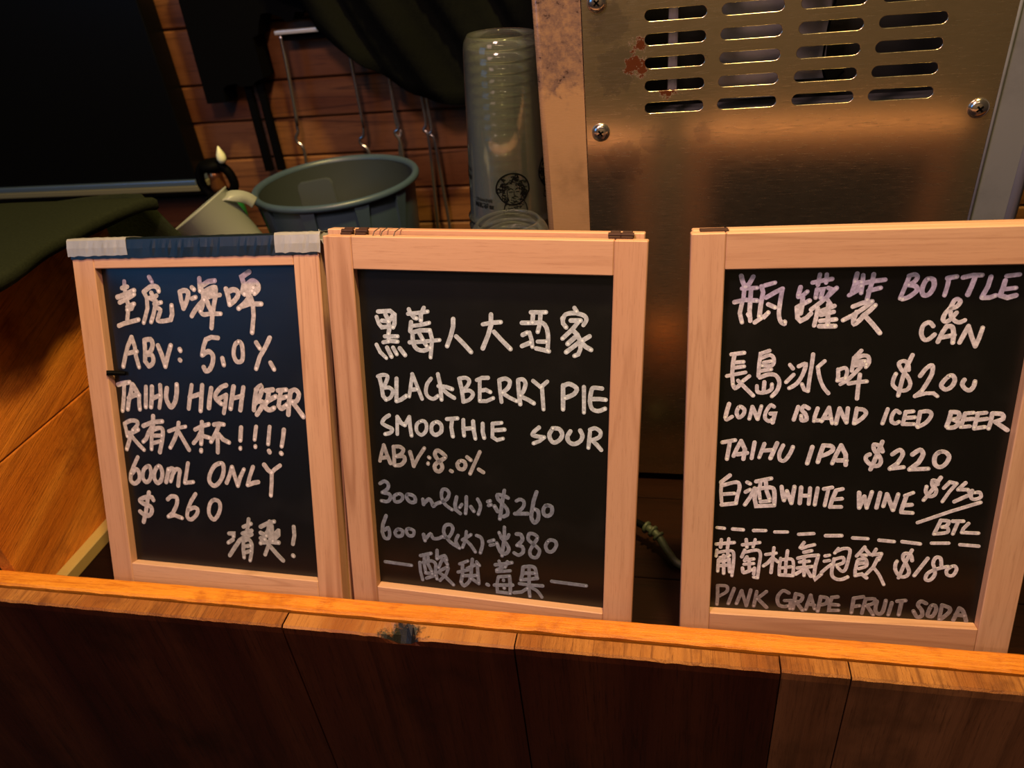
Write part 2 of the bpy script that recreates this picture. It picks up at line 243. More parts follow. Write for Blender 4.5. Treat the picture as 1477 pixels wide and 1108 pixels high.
(2,'c',4.02,'-106.2,308.8 -93.5,310.0 -89.0,306.4 -89.6,297.3 -91.4,293.4;-108.1,303.4 -106.2,296.6 -103.3,292.9 -96.1,294.0 -91.4,293.4;-98.5,306.1 -95.7,300.1 -95.4,292.5 -96.6,286.3;-102.8,299.8 -95.7,299.3;-91.4,304.8 -95.8,298.6;-100.7,283.8 -87.2,284.4;-102.8,277.6 -95.4,279.4 -87.5,279.0;-96.6,286.3 -97.1,278.6;-110.2,274.9 -106.7,267.2 -100.6,261.3;-99.1,272.3 -94.9,263.1;-92.7,272.6 -89.1,265.8;-85.6,272.2 -80.4,265.4;-73.8,312.2 -72.5,308.5 -68.8,304.2 -66.5,303.5;-74.9,307.7 -65.5,308.8 -54.6,310.7;-58.3,314.3 -61.7,307.4 -62.0,301.4;-72.2,299.5 -73.5,290.4;-70.8,295.8 -63.0,296.9 -53.6,299.5;-72.0,288.9 -63.3,291.6 -53.2,292.0;-53.2,292.0 -51.3,283.0 -52.5,273.0 -53.7,264.4;c -71.3,287.4 -71.0,278.2 -67.4,272.3 -60.4,271.1 -53.2,274.5;-74.9,278.8 -60.0,280.3 -43.6,282.6;-64.2,288.5 -60.7,281.8;-59.3,278.8 -57.1,275.8;-28.9,304.2 -29.2,296.8 -31.8,287.6 -36.1,276.8;-26.5,287.1 -19.1,279.9 -11.8,271.9;0.6,300.2 9.6,302.1 18.5,303.1;9.0,310.1 8.8,299.8 5.6,289.3 0.1,276.3;11.7,293.3 19.0,285.4 27.7,276.9;39.1,303.2 45.7,303.5;39.8,291.5 44.2,293.9;46.4,294.0 48.5,286.8 49.2,280.1;39.0,280.4 47.8,284.5;47.9,313.7 55.8,314.0 62.3,314.3;50.0,313.1 49.3,303.6;57.2,313.4 56.5,303.2 54.4,295.1;c 45.7,303.5 52.2,303.8 58.7,304.0 63.0,299.1 64.5,288.9 63.8,277.1;54.4,285.5 63.1,285.9;52.9,278.8 59.5,277.6 65.3,276.4;89.1,319.5 91.3,316.0;c 78.7,308.4 80.8,312.8 88.5,314.5 97.7,312.7 100.5,308.6 97.8,303.4;78.0,309.1 78.7,304.1 81.6,300.6;85.8,307.3 95.0,307.6;92.9,306.1 87.3,298.7 78.2,289.6;88.0,298.0 92.4,293.8 95.3,287.4 95.4,280.1 93.4,274.9 89.8,273.2;90.3,291.6 83.2,284.7;93.9,286.6 87.6,281.2 81.9,276.5;103.7,292.9 96.7,288.2;96.7,286.0 100.4,282.6 105.4,279.9'),
(2,'c',3.87,'-109.6,241.5 -107.8,231.2 -106.9,220.7 -103.9,216.8;c -111.2,241.4 -105.4,243.4 -100.6,242.0 -102.7,235.5 -107.2,228.0;c -107.2,228.8 -99.8,230.1 -95.9,226.3 -98.8,219.6 -103.9,216.8;-91.0,240.2 -91.8,228.1 -92.5,216.0;-92.5,216.0 -87.5,217.9 -81.6,222.3;-73.9,245.1 -76.1,233.9 -78.4,221.7;-73.9,245.9 -69.7,234.3 -64.8,220.2;-76.4,229.1 -69.1,230.3;c -54.2,242.3 -58.5,236.5 -60.4,228.5 -58.3,223.0 -52.8,220.9 -47.9,224.5;-46.9,247.4 -45.0,237.3 -44.1,220.7;-46.7,234.9 -38.8,234.5 -32.6,232.5;-43.6,232.7 -36.8,226.7 -30.6,223.2;-24.5,242.5 -22.5,232.4 -21.3,220.6;c -25.2,244.0 -18.2,245.2 -14.5,242.3 -16.9,236.6 -22.6,230.8;c -21.8,230.8 -14.8,232.1 -11.0,228.4 -15.0,222.6 -21.4,219.8;-6.8,243.5 -1.4,246.1 4.7,246.5;-3.8,243.7 -4.0,233.5 -4.3,222.5;-3.3,232.8 2.1,233.9 6.7,231.8;-4.3,221.7 2.6,222.1 9.6,225.7;16.1,244.8 16.6,234.8 18.0,222.3;c 16.1,244.8 22.1,246.7 26.6,243.9 25.0,237.6 18.9,231.8;18.9,231.8 25.7,227.5 33.2,224.1;34.9,245.1 35.5,234.4 36.9,221.2;c 34.9,245.9 39.4,246.9 42.3,243.3 40.8,236.3 37.0,229.8;37.8,229.1 44.5,226.4 50.5,222.9;49.8,246.0 54.2,242.5 57.9,239.6;63.8,246.1 57.9,240.4;58.7,239.7 59.4,228.1 60.2,217.3;79.2,243.2 79.4,231.0 79.5,218.6;c 79.3,242.4 85.1,245.0 92.4,240.9 89.6,234.7 80.9,230.3;99.4,242.7 99.7,229.8 99.9,216.7;c 116.7,242.2 108.8,242.5 106.7,239.4 105.5,228.6 107.8,221.1 113.7,219.2 120.1,222.0;108.3,231.1 114.8,231.5 120.5,231.1'),
(2,'c',3.87,'c -101.7,199.8 -106.9,196.1 -109.8,190.9 -105.8,187.9 -99.4,185.0 -101.3,180.7 -107.3,178.6;-92.8,198.8 -93.4,188.8 -93.9,179.6;-92.8,198.8 -89.1,192.4 -85.1,190.2;-85.1,190.2 -79.6,199.7;-79.6,199.7 -79.4,189.8 -78.3,179.1;c -67.7,195.6 -71.9,192.0 -72.3,184.5 -67.6,180.7 -62.5,185.3 -61.4,191.9 -63.6,195.9 -67.7,195.6;c -51.6,195.9 -55.7,192.4 -56.1,184.9 -52.2,181.9 -46.4,185.6 -45.3,191.5 -47.6,195.4 -51.6,195.9;-39.4,200.1 -28.2,201.7;-33.8,200.5 -35.0,191.4 -33.7,181.7;-22.0,200.5 -22.2,192.4 -21.7,183.4;-11.8,199.6 -11.3,189.9 -9.9,181.0;-22.3,190.7 -12.0,192.3;-1.8,197.9 -2.0,189.0 -0.6,182.6;8.3,198.6 8.2,191.4 8.0,184.1 12.7,181.2 18.9,183.3;8.3,198.6 17.6,200.1;9.0,191.4 20.6,193.1;c 55.6,197.9 50.3,192.7 49.5,189.5 54.8,188.3 60.9,187.9;60.9,187.9 56.3,183.6 50.2,180.7;c 69.1,197.3 66.1,191.5 67.7,185.3 71.4,183.1 76.7,186.8 78.9,192.5 75.8,197.8 69.1,198.1;c 87.0,196.3 84.1,190.5 85.7,185.1 90.9,183.1 96.8,186.7 98.9,192.4 96.6,197.8;106.2,196.9 105.6,188.2 105.0,180.2;c 106.1,199.3 111.2,201.2 116.4,197.7 115.1,192.1 107.8,188.4;108.5,188.4 113.1,184.1 117.6,178.9'),
(2,'b',3.87,'-109.9,165.1 -113.0,156.3 -115.3,147.5;-109.8,165.9 -107.1,155.9 -103.6,145.9;-113.3,151.1 -105.7,152.6;-99.0,165.1 -98.8,154.9 -99.5,144.6;c -99.0,165.1 -92.3,165.6 -88.3,162.6 -91.2,157.2 -97.2,154.2;c -96.3,154.3 -88.8,154.9 -87.4,150.7 -91.9,145.2 -98.7,143.8;-81.0,160.6 -79.0,152.3 -77.7,144.7;-77.7,144.7 -72.2,155.4 -65.1,166.1;-60.7,156.4 -59.9,155.6;-61.8,149.5 -61.8,148.7;c -42.7,157.9 -46.5,162.6 -51.3,164.7 -53.9,160.3 -51.7,155.5 -47.8,150.7 -46.4,145.7 -49.9,141.2 -53.9,142.5 -54.5,147.6 -50.2,152.2 -42.7,157.9;-37.6,143.1 -36.0,142.4;c -26.6,155.0 -30.0,151.4 -28.5,146.5 -23.7,146.0 -21.2,150.5 -22.6,154.5 -26.6,155.0;-19.3,159.9 -15.4,156.8;-5.6,166.8 -10.6,155.6 -16.6,141.6;-7.2,147.2 -2.4,144.3'),
(2,'d',3.73,'c -117.1,121.2 -111.8,124.3 -107.7,121.2 -108.9,115.8 -115.2,110.8;c -115.2,110.8 -107.6,109.7 -106.2,105.4 -109.9,100.6 -116.8,100.8;c -97.3,110.7 -101.8,107.6 -101.3,101.5 -96.2,102.0 -92.5,105.9 -93.1,110.2 -97.3,110.7;c -87.2,110.8 -87.4,106.4 -83.4,102.3 -78.3,103.7 -78.8,109.0 -82.9,111.2 -87.2,110.8;-69.7,107.2 -69.1,101.1;c -69.1,102.0 -63.0,107.9 -59.8,104.7 -58.3,100.4 -54.8,103.4 -49.7,105.7;c -49.7,105.7 -42.9,109.9 -40.2,117.1 -43.3,121.1 -47.5,119.9 -48.6,111.9 -44.8,103.5 -37.6,98.1;-32.1,113.5 -34.1,104.6 -33.5,98.5 -28.7,94.6;-21.5,114.6 -21.8,104.1 -22.9,95.2;-26.7,105.4 -29.2,101.6;-16.9,103.7 -13.8,98.8;c -9.3,113.2 -6.3,105.7 -9.0,95.8;1.6,111.4 4.1,112.5;2.3,107.1 4.8,108.3;19.5,126.0 17.7,116.4 16.0,105.1 14.2,92.7;c 23.3,117.8 18.6,119.9 12.2,120.2 12.9,115.1 18.4,109.6 22.4,104.0 22.3,98.8 18.2,95.8;11.9,101.2 8.8,106.9;c 32.0,115.3 36.0,117.4 39.9,115.2 39.1,109.1 32.7,101.6;30.3,100.5 43.8,101.9;53.2,127.5 50.1,117.1 48.5,106.7;c 48.5,106.7 47.7,98.0 50.9,92.3 54.8,97.0 54.8,105.6 50.9,107.8;c 63.4,113.3 60.3,108.7 61.1,102.8 65.0,101.5 68.9,105.3 68.8,112.1 63.4,113.3'),
(2,'d',3.73,'-112.8,83.1 -117.0,72.6 -118.5,63.3;c -118.5,63.3 -116.3,56.1 -112.0,55.7 -109.9,61.5 -111.2,68.7 -115.7,65.4;c -99.9,68.1 -103.6,64.0 -101.3,59.7 -96.0,61.2 -94.8,66.8 -99.9,68.1;c -87.7,70.3 -90.5,67.3 -88.2,62.0 -83.0,62.6 -81.9,68.2 -87.7,70.3;-70.9,64.9 -69.6,57.7;c -69.5,58.7 -63.2,66.6 -60.0,61.5 -54.1,62.2 -48.9,65.5;c -48.9,64.6 -42.2,65.4 -37.6,74.9 -39.9,80.0 -45.8,78.5 -47.9,70.2 -43.2,61.6 -37.5,56.8 -30.9,53.1;c -32.0,68.3 -34.8,60.8 -30.9,53.1;-22.7,73.8 -23.9,63.8 -27.5,54.4;-27.2,63.4 -17.8,70.8;-23.0,63.0 -18.2,58.2 -13.4,50.5;c -11.6,70.4 -6.7,68.3 -5.2,61.2 -7.9,50.1;1.5,64.7 7.2,67.1;3.0,60.4 7.1,61.8;18.9,83.5 18.7,70.2 16.9,58.4 15.9,49.3;c 23.6,75.2 21.1,70.5 16.2,70.8 13.1,76.7;c 15.4,70.7 20.2,65.1 23.4,58.3 20.1,52.5 15.2,52.8 12.8,57.0 10.4,63.9;c 31.7,77.0 36.5,76.6 38.0,70.6 32.3,63.8;c 32.3,63.8 38.0,62.6 38.7,56.5 33.9,52.3 29.0,54.4;c 54.0,75.1 50.0,79.0 45.3,78.5 44.4,72.2 49.2,67.5 54.0,63.6 56.4,59.5 53.2,51.9 47.6,52.2 46.0,58.2 49.2,65.7 54.0,75.1;c 65.1,71.9 62.7,66.4 65.1,60.5 69.9,61.0 73.8,67.7 73.0,72.8 68.2,74.1 65.1,71.9'),
(2,'d',3.73,'-117.5,26.0 -86.8,25.1;69.3,25.1 105.9,24.4'),
(2,'d',3.59,'-75.7,38.6 -63.5,42.8;-71.4,38.2 -71.9,28.8 -70.6,18.6;-77.0,30.0 -76.7,18.8 -74.6,8.6;c -73.5,30.5 -63.9,33.5 -58.9,30.4 -59.3,21.0 -58.0,11.7;-67.1,37.7 -67.5,29.3 -63.6,20.4;-70.7,17.7 -62.9,17.7;-70.1,11.1 -59.5,16.2;-56.4,47.3 -56.9,37.1;c -56.9,37.1 -48.2,41.9 -45.8,36.6;-50.9,36.9 -55.6,26.1;-48.3,37.2 -45.2,31.1;-54.1,22.6 -45.3,28.3;-44.5,26.5 -47.4,18.7 -54.6,10.3;-55.9,20.5 -47.5,14.9 -39.3,6.6;-31.5,33.7 -22.1,38.5;-33.6,23.3 -18.2,28.9;-28.2,33.2 -28.6,21.1 -30.6,11.5;c -30.6,11.5 -27.3,7.2 -21.2,13.6 -20.1,20.3 -28.6,19.2;-17.0,41.0 -18.1,31.7 -19.4,16.7;-23.2,29.2 -11.3,36.2;-12.4,38.6 -9.2,34.4;-11.7,34.1 -11.1,24.0 -10.5,12.9;-21.3,19.9 -12.0,22.0;-18.8,17.4 -10.6,12.0;-1.3,12.2 0.3,11.5;8.3,37.5 17.4,39.5 26.5,42.4;12.5,42.5 14.9,34.6;21.6,42.7 19.0,36.0;15.7,34.7 9.9,31.2;9.8,29.4 24.7,32.2;12.2,23.3 23.8,25.7;11.4,23.2 9.6,13.7 10.2,4.4 24.4,4.4;23.8,24.7 24.5,15.6 24.4,6.3;7.0,12.4 27.0,15.0;17.1,20.2 17.1,19.3;17.8,11.0 17.8,10.1;38.6,38.5 37.8,30.2 36.1,22.6;c 38.6,38.5 46.7,40.4 51.6,38.3 53.2,28.5;45.1,38.4 45.1,23.8 45.0,12.7 45.8,3.6;39.4,31.3 51.6,32.8;36.1,22.6 54.0,26.7;34.4,17.8 46.7,17.6 59.7,18.3;28.5,5.9 36.8,7.9 43.4,13.4;c 48.3,14.1 54.0,11.2 58.9,4.4'),
(3,'e',3.65,'-110.0,344.3 -108.5,339.0 -106.3,334.3;-99.9,343.5 -102.7,337.5 -105.7,334.3;-108.8,333.0 -96.2,333.5;-106.8,332.3 -107.1,325.6 -108.6,317.5 -109.6,310.7 -107.3,302.4;-101.1,331.5 -101.3,322.1 -101.4,313.3 -100.3,303.7;-114.6,320.9 -105.7,322.9 -95.6,322.1;-102.5,309.9 -100.4,306.5;-92.5,334.7 -90.9,329.4 -92.2,318.7 -92.8,307.8;-90.0,335.4 -81.5,337.9;-88.1,324.7 -80.9,329.3 -74.9,332.5;c -74.9,332.5 -76.0,321.9 -76.5,310.4 -74.8,303.6 -71.5,300.8 -71.0,302.9;-85.9,318.6 -80.0,315.8;-92.8,307.8 -89.0,307.1 -85.4,311.2;-96.4,302.3 -90.9,306.4;-60.1,333.6 -61.4,326.4;-61.3,325.0 -57.7,326.3 -54.3,329.6;-57.6,325.0 -57.7,318.3 -58.4,310.3;-61.9,315.7 -51.8,321.6;-61.8,315.0 -60.6,306.2 -57.9,303.5 -53.1,306.2 -49.7,310.2;-49.9,313.6 -43.0,319.5 -35.1,327.4 -30.7,332.5;-50.6,337.4 -42.2,339.2 -35.0,340.4;-45.1,344.5 -46.1,335.4;-39.6,344.4 -39.6,337.2;-46.4,331.5 -47.1,324.2;-46.4,330.8 -41.5,331.4 -42.8,324.1;-37.4,332.6 -34.2,331.3 -38.4,323.4;-44.5,314.8 -45.1,307.5 -46.3,299.3;-41.8,312.1 -31.1,316.7;-36.1,318.1 -35.1,299.3;-41.5,308.8 -31.2,311.4;-41.7,303.4 -28.8,304.7;-41.9,298.6 -28.9,298.6;-37.1,322.1 -34.3,318.1;-15.3,344.6 -16.4,337.5;-16.3,336.2 -11.0,337.5;-10.4,343.3 -10.2,336.2 -10.6,327.7;-16.2,335.6 -17.6,331.1 -10.7,334.2;-20.1,325.9 -13.3,330.3;-2.1,343.8 -2.6,337.3 -4.2,329.6 -5.2,321.7;-10.2,336.2 -1.5,338.0 7.3,339.1;-4.8,329.6 4.5,332.1;-16.1,315.9 -8.6,319.1 -0.9,320.4;-1.9,319.1 -6.9,314.5 -14.8,308.6 -22.9,303.9;-12.6,311.2 -14.4,304.6;c -14.4,304.6 -13.4,300.5 -8.9,304.5 -6.3,308.5;-7.4,307.2 -1.8,312.5 1.9,317.1;-4.9,307.2 1.9,299.8 8.1,292.3'),
(3,'e',3.53,'25.9,340.7 23.9,333.1 21.0,322.7;c 25.8,342.0 30.3,343.2 32.4,340.6 30.5,336.8 26.1,334.3;c 26.7,334.3 32.1,332.9 33.2,329.1 27.9,324.0 22.8,322.1;c 40.8,339.2 38.4,335.4 37.4,329.0 39.7,325.1 43.6,326.4 46.3,332.7 45.0,338.5 40.8,339.2;55.8,339.6 62.6,340.8;57.0,339.6 56.7,333.2 55.4,324.9;67.8,340.0 75.0,341.8 81.8,341.7;76.9,340.5 75.2,332.3 73.3,325.3;88.8,340.3 87.7,332.1 84.5,323.3;84.6,322.6 90.3,322.6 94.6,324.4;100.5,340.7 109.9,341.8;100.0,337.0 99.3,330.7 98.0,324.4;99.5,329.5 108.9,330.6;98.0,324.4 103.9,322.4 109.9,324.3'),
(3,'e',3.53,'c 61.7,313.2 66.0,315.1 68.4,319.0 66.3,321.6 63.6,320.3 61.5,314.5 58.1,309.3 57.0,304.1 59.6,302.1 62.9,304.1 66.8,309.9;c 62.0,310.6 63.1,306.7 66.6,302.7 70.3,301.4 74.1,303.3'),
(3,'e',3.53,'c 50.1,298.2 46.7,301.5 42.3,298.9 41.4,292.2 43.8,286.9 47.5,286.2 52.2,290.9;55.5,284.2 58.0,292.2 60.7,298.1;c 60.7,298.1 64.9,297.5 66.8,292.2 67.4,283.5;58.5,288.2 67.7,290.2;72.7,283.5 75.2,290.8 77.7,298.1;77.7,298.1 81.4,288.8 85.5,280.1;85.5,280.1 87.4,287.5 88.9,296.7'),
(3,'e',3.29,'-115.1,272.6 -104.0,274.1;-112.4,271.9 -113.3,263.3 -113.5,253.2 -112.4,243.8;c -112.4,243.8 -110.3,240.1 -107.0,242.4;-112.1,264.8 -104.2,265.5;-111.8,259.8 -103.4,261.2;-118.1,251.8 -101.8,255.5;-108.0,247.5 -101.0,240.2 -94.0,233.0;-98.3,251.9 -104.0,246.8;-82.2,276.2 -89.7,273.4 -90.4,263.4 -90.4,252.0;c -88.8,269.1 -81.2,272.0 -77.8,267.8 -79.3,262.1 -87.8,262.0;-86.6,264.9 -79.6,266.3;-88.8,257.0 -79.8,258.5;c -89.0,250.5 -82.1,253.5 -75.5,252.8 -71.9,246.3 -73.3,238.3 -77.5,232.5;-84.9,246.2 -85.0,237.5;c -91.2,242.5 -90.2,236.7 -84.3,236.0 -78.6,239.0 -78.2,244.1;-63.9,262.9 -61.1,259.3;-60.1,253.6 -66.0,246.4;c -56.2,261.5 -50.6,263.6 -52.4,253.7 -56.9,245.0 -63.0,240.6;-45.0,272.8 -45.4,262.2 -46.3,249.4 -46.7,237.9;-46.7,237.9 -50.0,239.3 -52.3,244.4;-34.8,266.5 -40.1,260.9;c -40.1,260.9 -38.0,251.6 -34.1,242.4 -29.1,236.0;-22.8,258.8 -22.2,251.8 -22.5,248.2;c -22.8,258.1 -17.3,260.3 -15.1,256.8 -15.9,251.1;-22.5,248.2 -15.8,250.4;-5.2,276.3 -10.7,269.4 -11.1,261.0 -11.4,257.5;c -9.9,268.0 -4.1,271.5 0.9,270.8 2.1,265.3 0.0,261.1;-8.5,265.9 -1.1,266.6;-9.4,262.4 0.4,263.9;-4.3,261.0 -9.8,254.0 -14.3,248.3 -19.7,244.7;-12.8,245.5 -5.4,246.9 2.0,247.7;-4.2,254.0 -4.6,244.8 -4.5,231.2;36.8,272.3 33.7,262.6 31.3,251.5 29.5,234.5;c 35.4,258.5 34.1,264.0 30.7,266.8 26.7,264.7 29.2,259.1 34.8,252.9 38.1,245.9 36.3,240.3 30.2,239.5 24.1,244.4 24.0,250.7 25.4,254.9;c 45.3,253.1 49.3,260.1 53.7,262.8 54.6,255.9 52.0,247.6 48.2,239.1;48.2,239.1 43.3,234.1;43.3,234.1 52.1,237.0 58.2,237.1 61.6,234.3;c 68.8,253.3 65.2,249.1 63.4,244.2 67.5,240.7 71.9,243.6 73.6,249.2 71.8,253.3 68.8,253.3;c 81.2,249.9 80.0,245.7 83.0,241.6 86.8,240.2 89.3,243.8 89.8,248.6'),
(3,'e',3.41,'-114.9,224.5 -116.6,217.0 -117.7,211.0;c -117.7,211.0 -116.2,208.7 -111.6,211.8;c -105.4,221.7 -107.8,216.4 -105.5,211.2 -101.6,214.3 -101.2,219.5 -105.4,221.7;-94.0,221.9 -96.1,209.9;-94.0,221.9 -88.7,210.0;-88.7,210.0 -86.1,222.7;c -74.9,222.2 -78.2,223.6 -81.8,216.9 -82.1,210.9 -78.6,207.9 -76.0,209.5;-77.7,215.4 -73.8,215.5 -75.2,206.5;-53.9,222.5 -56.9,209.8;c -44.7,221.2 -48.8,223.3 -50.5,219.6 -46.9,215.2 -45.8,210.1 -49.7,209.2 -50.7,213.7;-37.0,221.3 -38.9,213.1 -39.2,208.7;-39.1,209.4 -33.9,209.5;-27.2,222.2 -30.4,214.0 -32.6,208.8;-27.2,222.2 -25.3,214.1 -23.3,206.8;-30.2,211.8 -24.4,211.9;-18.2,221.6 -19.4,213.5 -20.1,206.8;-18.2,221.6 -14.3,213.6 -11.2,207.8;-11.2,207.8 -11.3,215.9 -11.2,221.7;-3.6,221.8 -4.1,213.8 -4.7,207.1;c -3.5,221.1 2.2,220.5 4.5,216.9 1.2,211.7 -4.1,207.2;22.3,221.5 19.4,207.6;c 32.7,218.1 29.3,220.2 26.7,215.8 26.7,210.0 30.1,207.8 33.0,209.4;37.5,218.9 43.7,219.7;37.0,213.1 45.6,214.0;36.4,207.2 45.7,207.4;37.5,218.9 36.4,207.2;49.4,219.2 49.1,212.0 48.6,205.4;c 49.4,219.2 56.1,220.0 59.0,216.5 55.6,209.2 49.3,204.7;74.6,218.9 73.9,211.0 72.7,205.9;c 74.5,219.6 80.7,219.0 81.4,214.0 77.3,212.5;c 77.3,212.5 82.0,209.7 79.5,205.3 74.1,204.5;86.2,218.4 92.8,219.2;85.8,212.6 93.0,213.5;85.0,205.4 91.6,206.3;86.2,218.4 84.4,205.4;95.9,218.5 103.0,219.4;95.6,212.1 104.4,213.7;95.5,204.2 103.8,205.8;96.5,218.6 95.4,204.9;107.9,218.8 107.8,210.9 107.0,204.5;c 108.5,218.8 115.7,218.2 117.0,213.9 111.4,211.0;111.4,211.0 122.2,203.3'),
(3,'e',3.65,'-119.3,185.4 -107.8,188.0;-112.5,185.5 -114.4,168.3;-102.3,187.3 -106.0,178.7 -108.4,171.6;-102.3,187.3 -98.5,178.9 -99.3,168.7;-105.0,173.3 -96.3,175.1;-90.1,186.1 -91.9,169.7;-81.2,184.8 -85.1,170.7;-69.9,185.8 -74.9,170.2;-82.8,177.8 -72.8,178.8;c -64.4,183.7 -67.2,175.1 -66.1,168.9 -62.0,168.3 -57.8,175.4 -55.6,182.4;-38.5,182.8 -41.8,165.8;-29.2,183.8 -31.1,175.4 -32.5,167.6;c -29.2,184.6 -22.0,184.0 -20.4,180.3 -24.6,176.3 -29.7,173.9;-13.6,185.0 -17.3,175.0 -19.8,166.5;-13.6,185.0 -8.9,176.0 -7.9,165.3;-15.5,169.7 -7.7,169.9;21.3,189.6 18.6,179.0 16.4,169.9 14.0,161.4;c 22.4,179.9 19.9,185.1 14.6,186.5 15.2,181.2 19.6,176.0 22.1,170.1 20.1,165.4 14.2,166.0 9.1,171.2 9.4,175.0 11.8,176.6;c 31.0,177.1 36.8,181.8 39.9,177.4 36.4,168.2;36.4,168.2 30.7,162.7;30.7,162.7 42.0,164.6;c 48.1,177.6 53.8,182.3 56.9,177.9 54.1,169.5;54.1,169.5 47.3,162.5;47.3,162.5 63.0,163.7;c 70.2,180.5 67.0,176.0 68.0,168.5 72.7,165.6 77.2,169.5 78.8,176.3 75.1,180.7 70.2,180.5'),
(3,'e',3.53,'-110.9,151.0 -118.9,143.4;-118.2,143.5 -118.5,133.7 -117.4,122.3;c -116.7,140.3 -104.3,144.0 -101.3,139.2 -102.9,129.5 -103.9,121.2;-116.3,130.6 -105.8,131.8;-117.2,119.0 -103.9,121.2;-94.6,144.3 -91.8,142.8;-95.5,133.8 -91.5,136.4;-87.4,138.2 -91.0,128.3 -95.5,120.0;-86.4,145.4 -72.9,149.1;-85.9,136.6 -86.8,126.9 -84.9,118.8 -68.4,120.3;c -84.6,137.5 -73.7,139.5 -69.4,136.4 -68.4,121.1;-82.3,144.8 -83.1,135.1 -81.9,127.0;-77.5,144.9 -76.2,135.4 -73.0,127.4;-81.1,123.8 -72.8,125.0;-62.9,140.7 -61.6,132.7 -59.8,126.3;-59.8,126.3 -57.8,136.1;-57.8,136.1 -52.8,123.4;-52.8,123.4 -51.3,141.1;-45.2,140.5 -45.3,123.7;-37.1,140.1 -37.1,123.2;-45.2,131.8 -37.1,132.1;-30.4,140.3 -31.7,122.7;-24.8,139.7 -17.6,141.6;-20.8,139.9 -22.7,122.2;-14.0,137.8 -16.5,128.9 -17.8,120.8;-14.0,138.6 -8.2,140.4;-15.2,129.0 -7.9,130.1;-17.2,120.9 -7.8,121.3;6.6,137.0 8.2,121.2;8.2,121.2 11.6,133.2;11.6,133.2 14.8,121.4;14.8,121.4 17.7,138.2;24.9,137.7 23.3,121.8;31.0,136.4 29.1,123.7;31.0,136.4 38.0,120.1;38.0,120.1 40.7,136.8;46.6,135.4 53.3,138.8;47.9,135.5 45.2,119.6;45.9,125.2 53.5,126.3;45.4,118.0 55.2,117.7'),
(3,'e',3.18,'74.7,155.1 68.8,141.8 63.1,131.5;c 73.1,148.1 72.1,151.2 68.2,151.8 68.9,146.4 72.5,142.7 71.9,137.3 67.7,135.5 63.9,140.1 63.9,145.5;78.6,144.5 82.9,150.8;82.9,150.8 88.7,149.5;88.7,149.5 83.6,140.8 79.2,130.6;96.1,150.5 90.8,143.4;90.8,143.4 98.9,143.7;c 98.9,143.7 101.4,139.2 96.8,135.9 89.3,131.0;c 102.7,143.1 102.5,136.2 105.9,134.0 110.6,136.5 109.3,141.1 104.9,140.9;60.8,107.6 87.5,120.7 111.3,131.1;80.5,110.9 78.3,102.8 76.5,96.3;c 80.5,110.9 87.0,110.4 86.3,105.6 82.7,103.9;c 82.7,103.9 87.3,103.3 87.3,98.5 77.2,96.4;90.8,110.6 99.7,111.0;95.3,110.1 92.6,97.1;104.4,108.9 100.8,103.2 100.0,99.1;100.0,99.1 114.1,99.0'),
(3,'e',3.18,'-120.6,93.5 -113.5,93.0;-105.6,92.6 -95.6,92.2;-85.7,91.9 -74.5,92.4;-66.0,91.2 -54.2,91.8;-43.7,89.8 -30.0,91.3;-18.9,89.5 -4.6,90.3;5.7,88.3 19.2,88.2;29.4,87.1 42.8,86.2;49.9,86.6 65.9,85.0;75.6,86.3 90.4,87.1;100.3,86.0 116.4,85.3'),
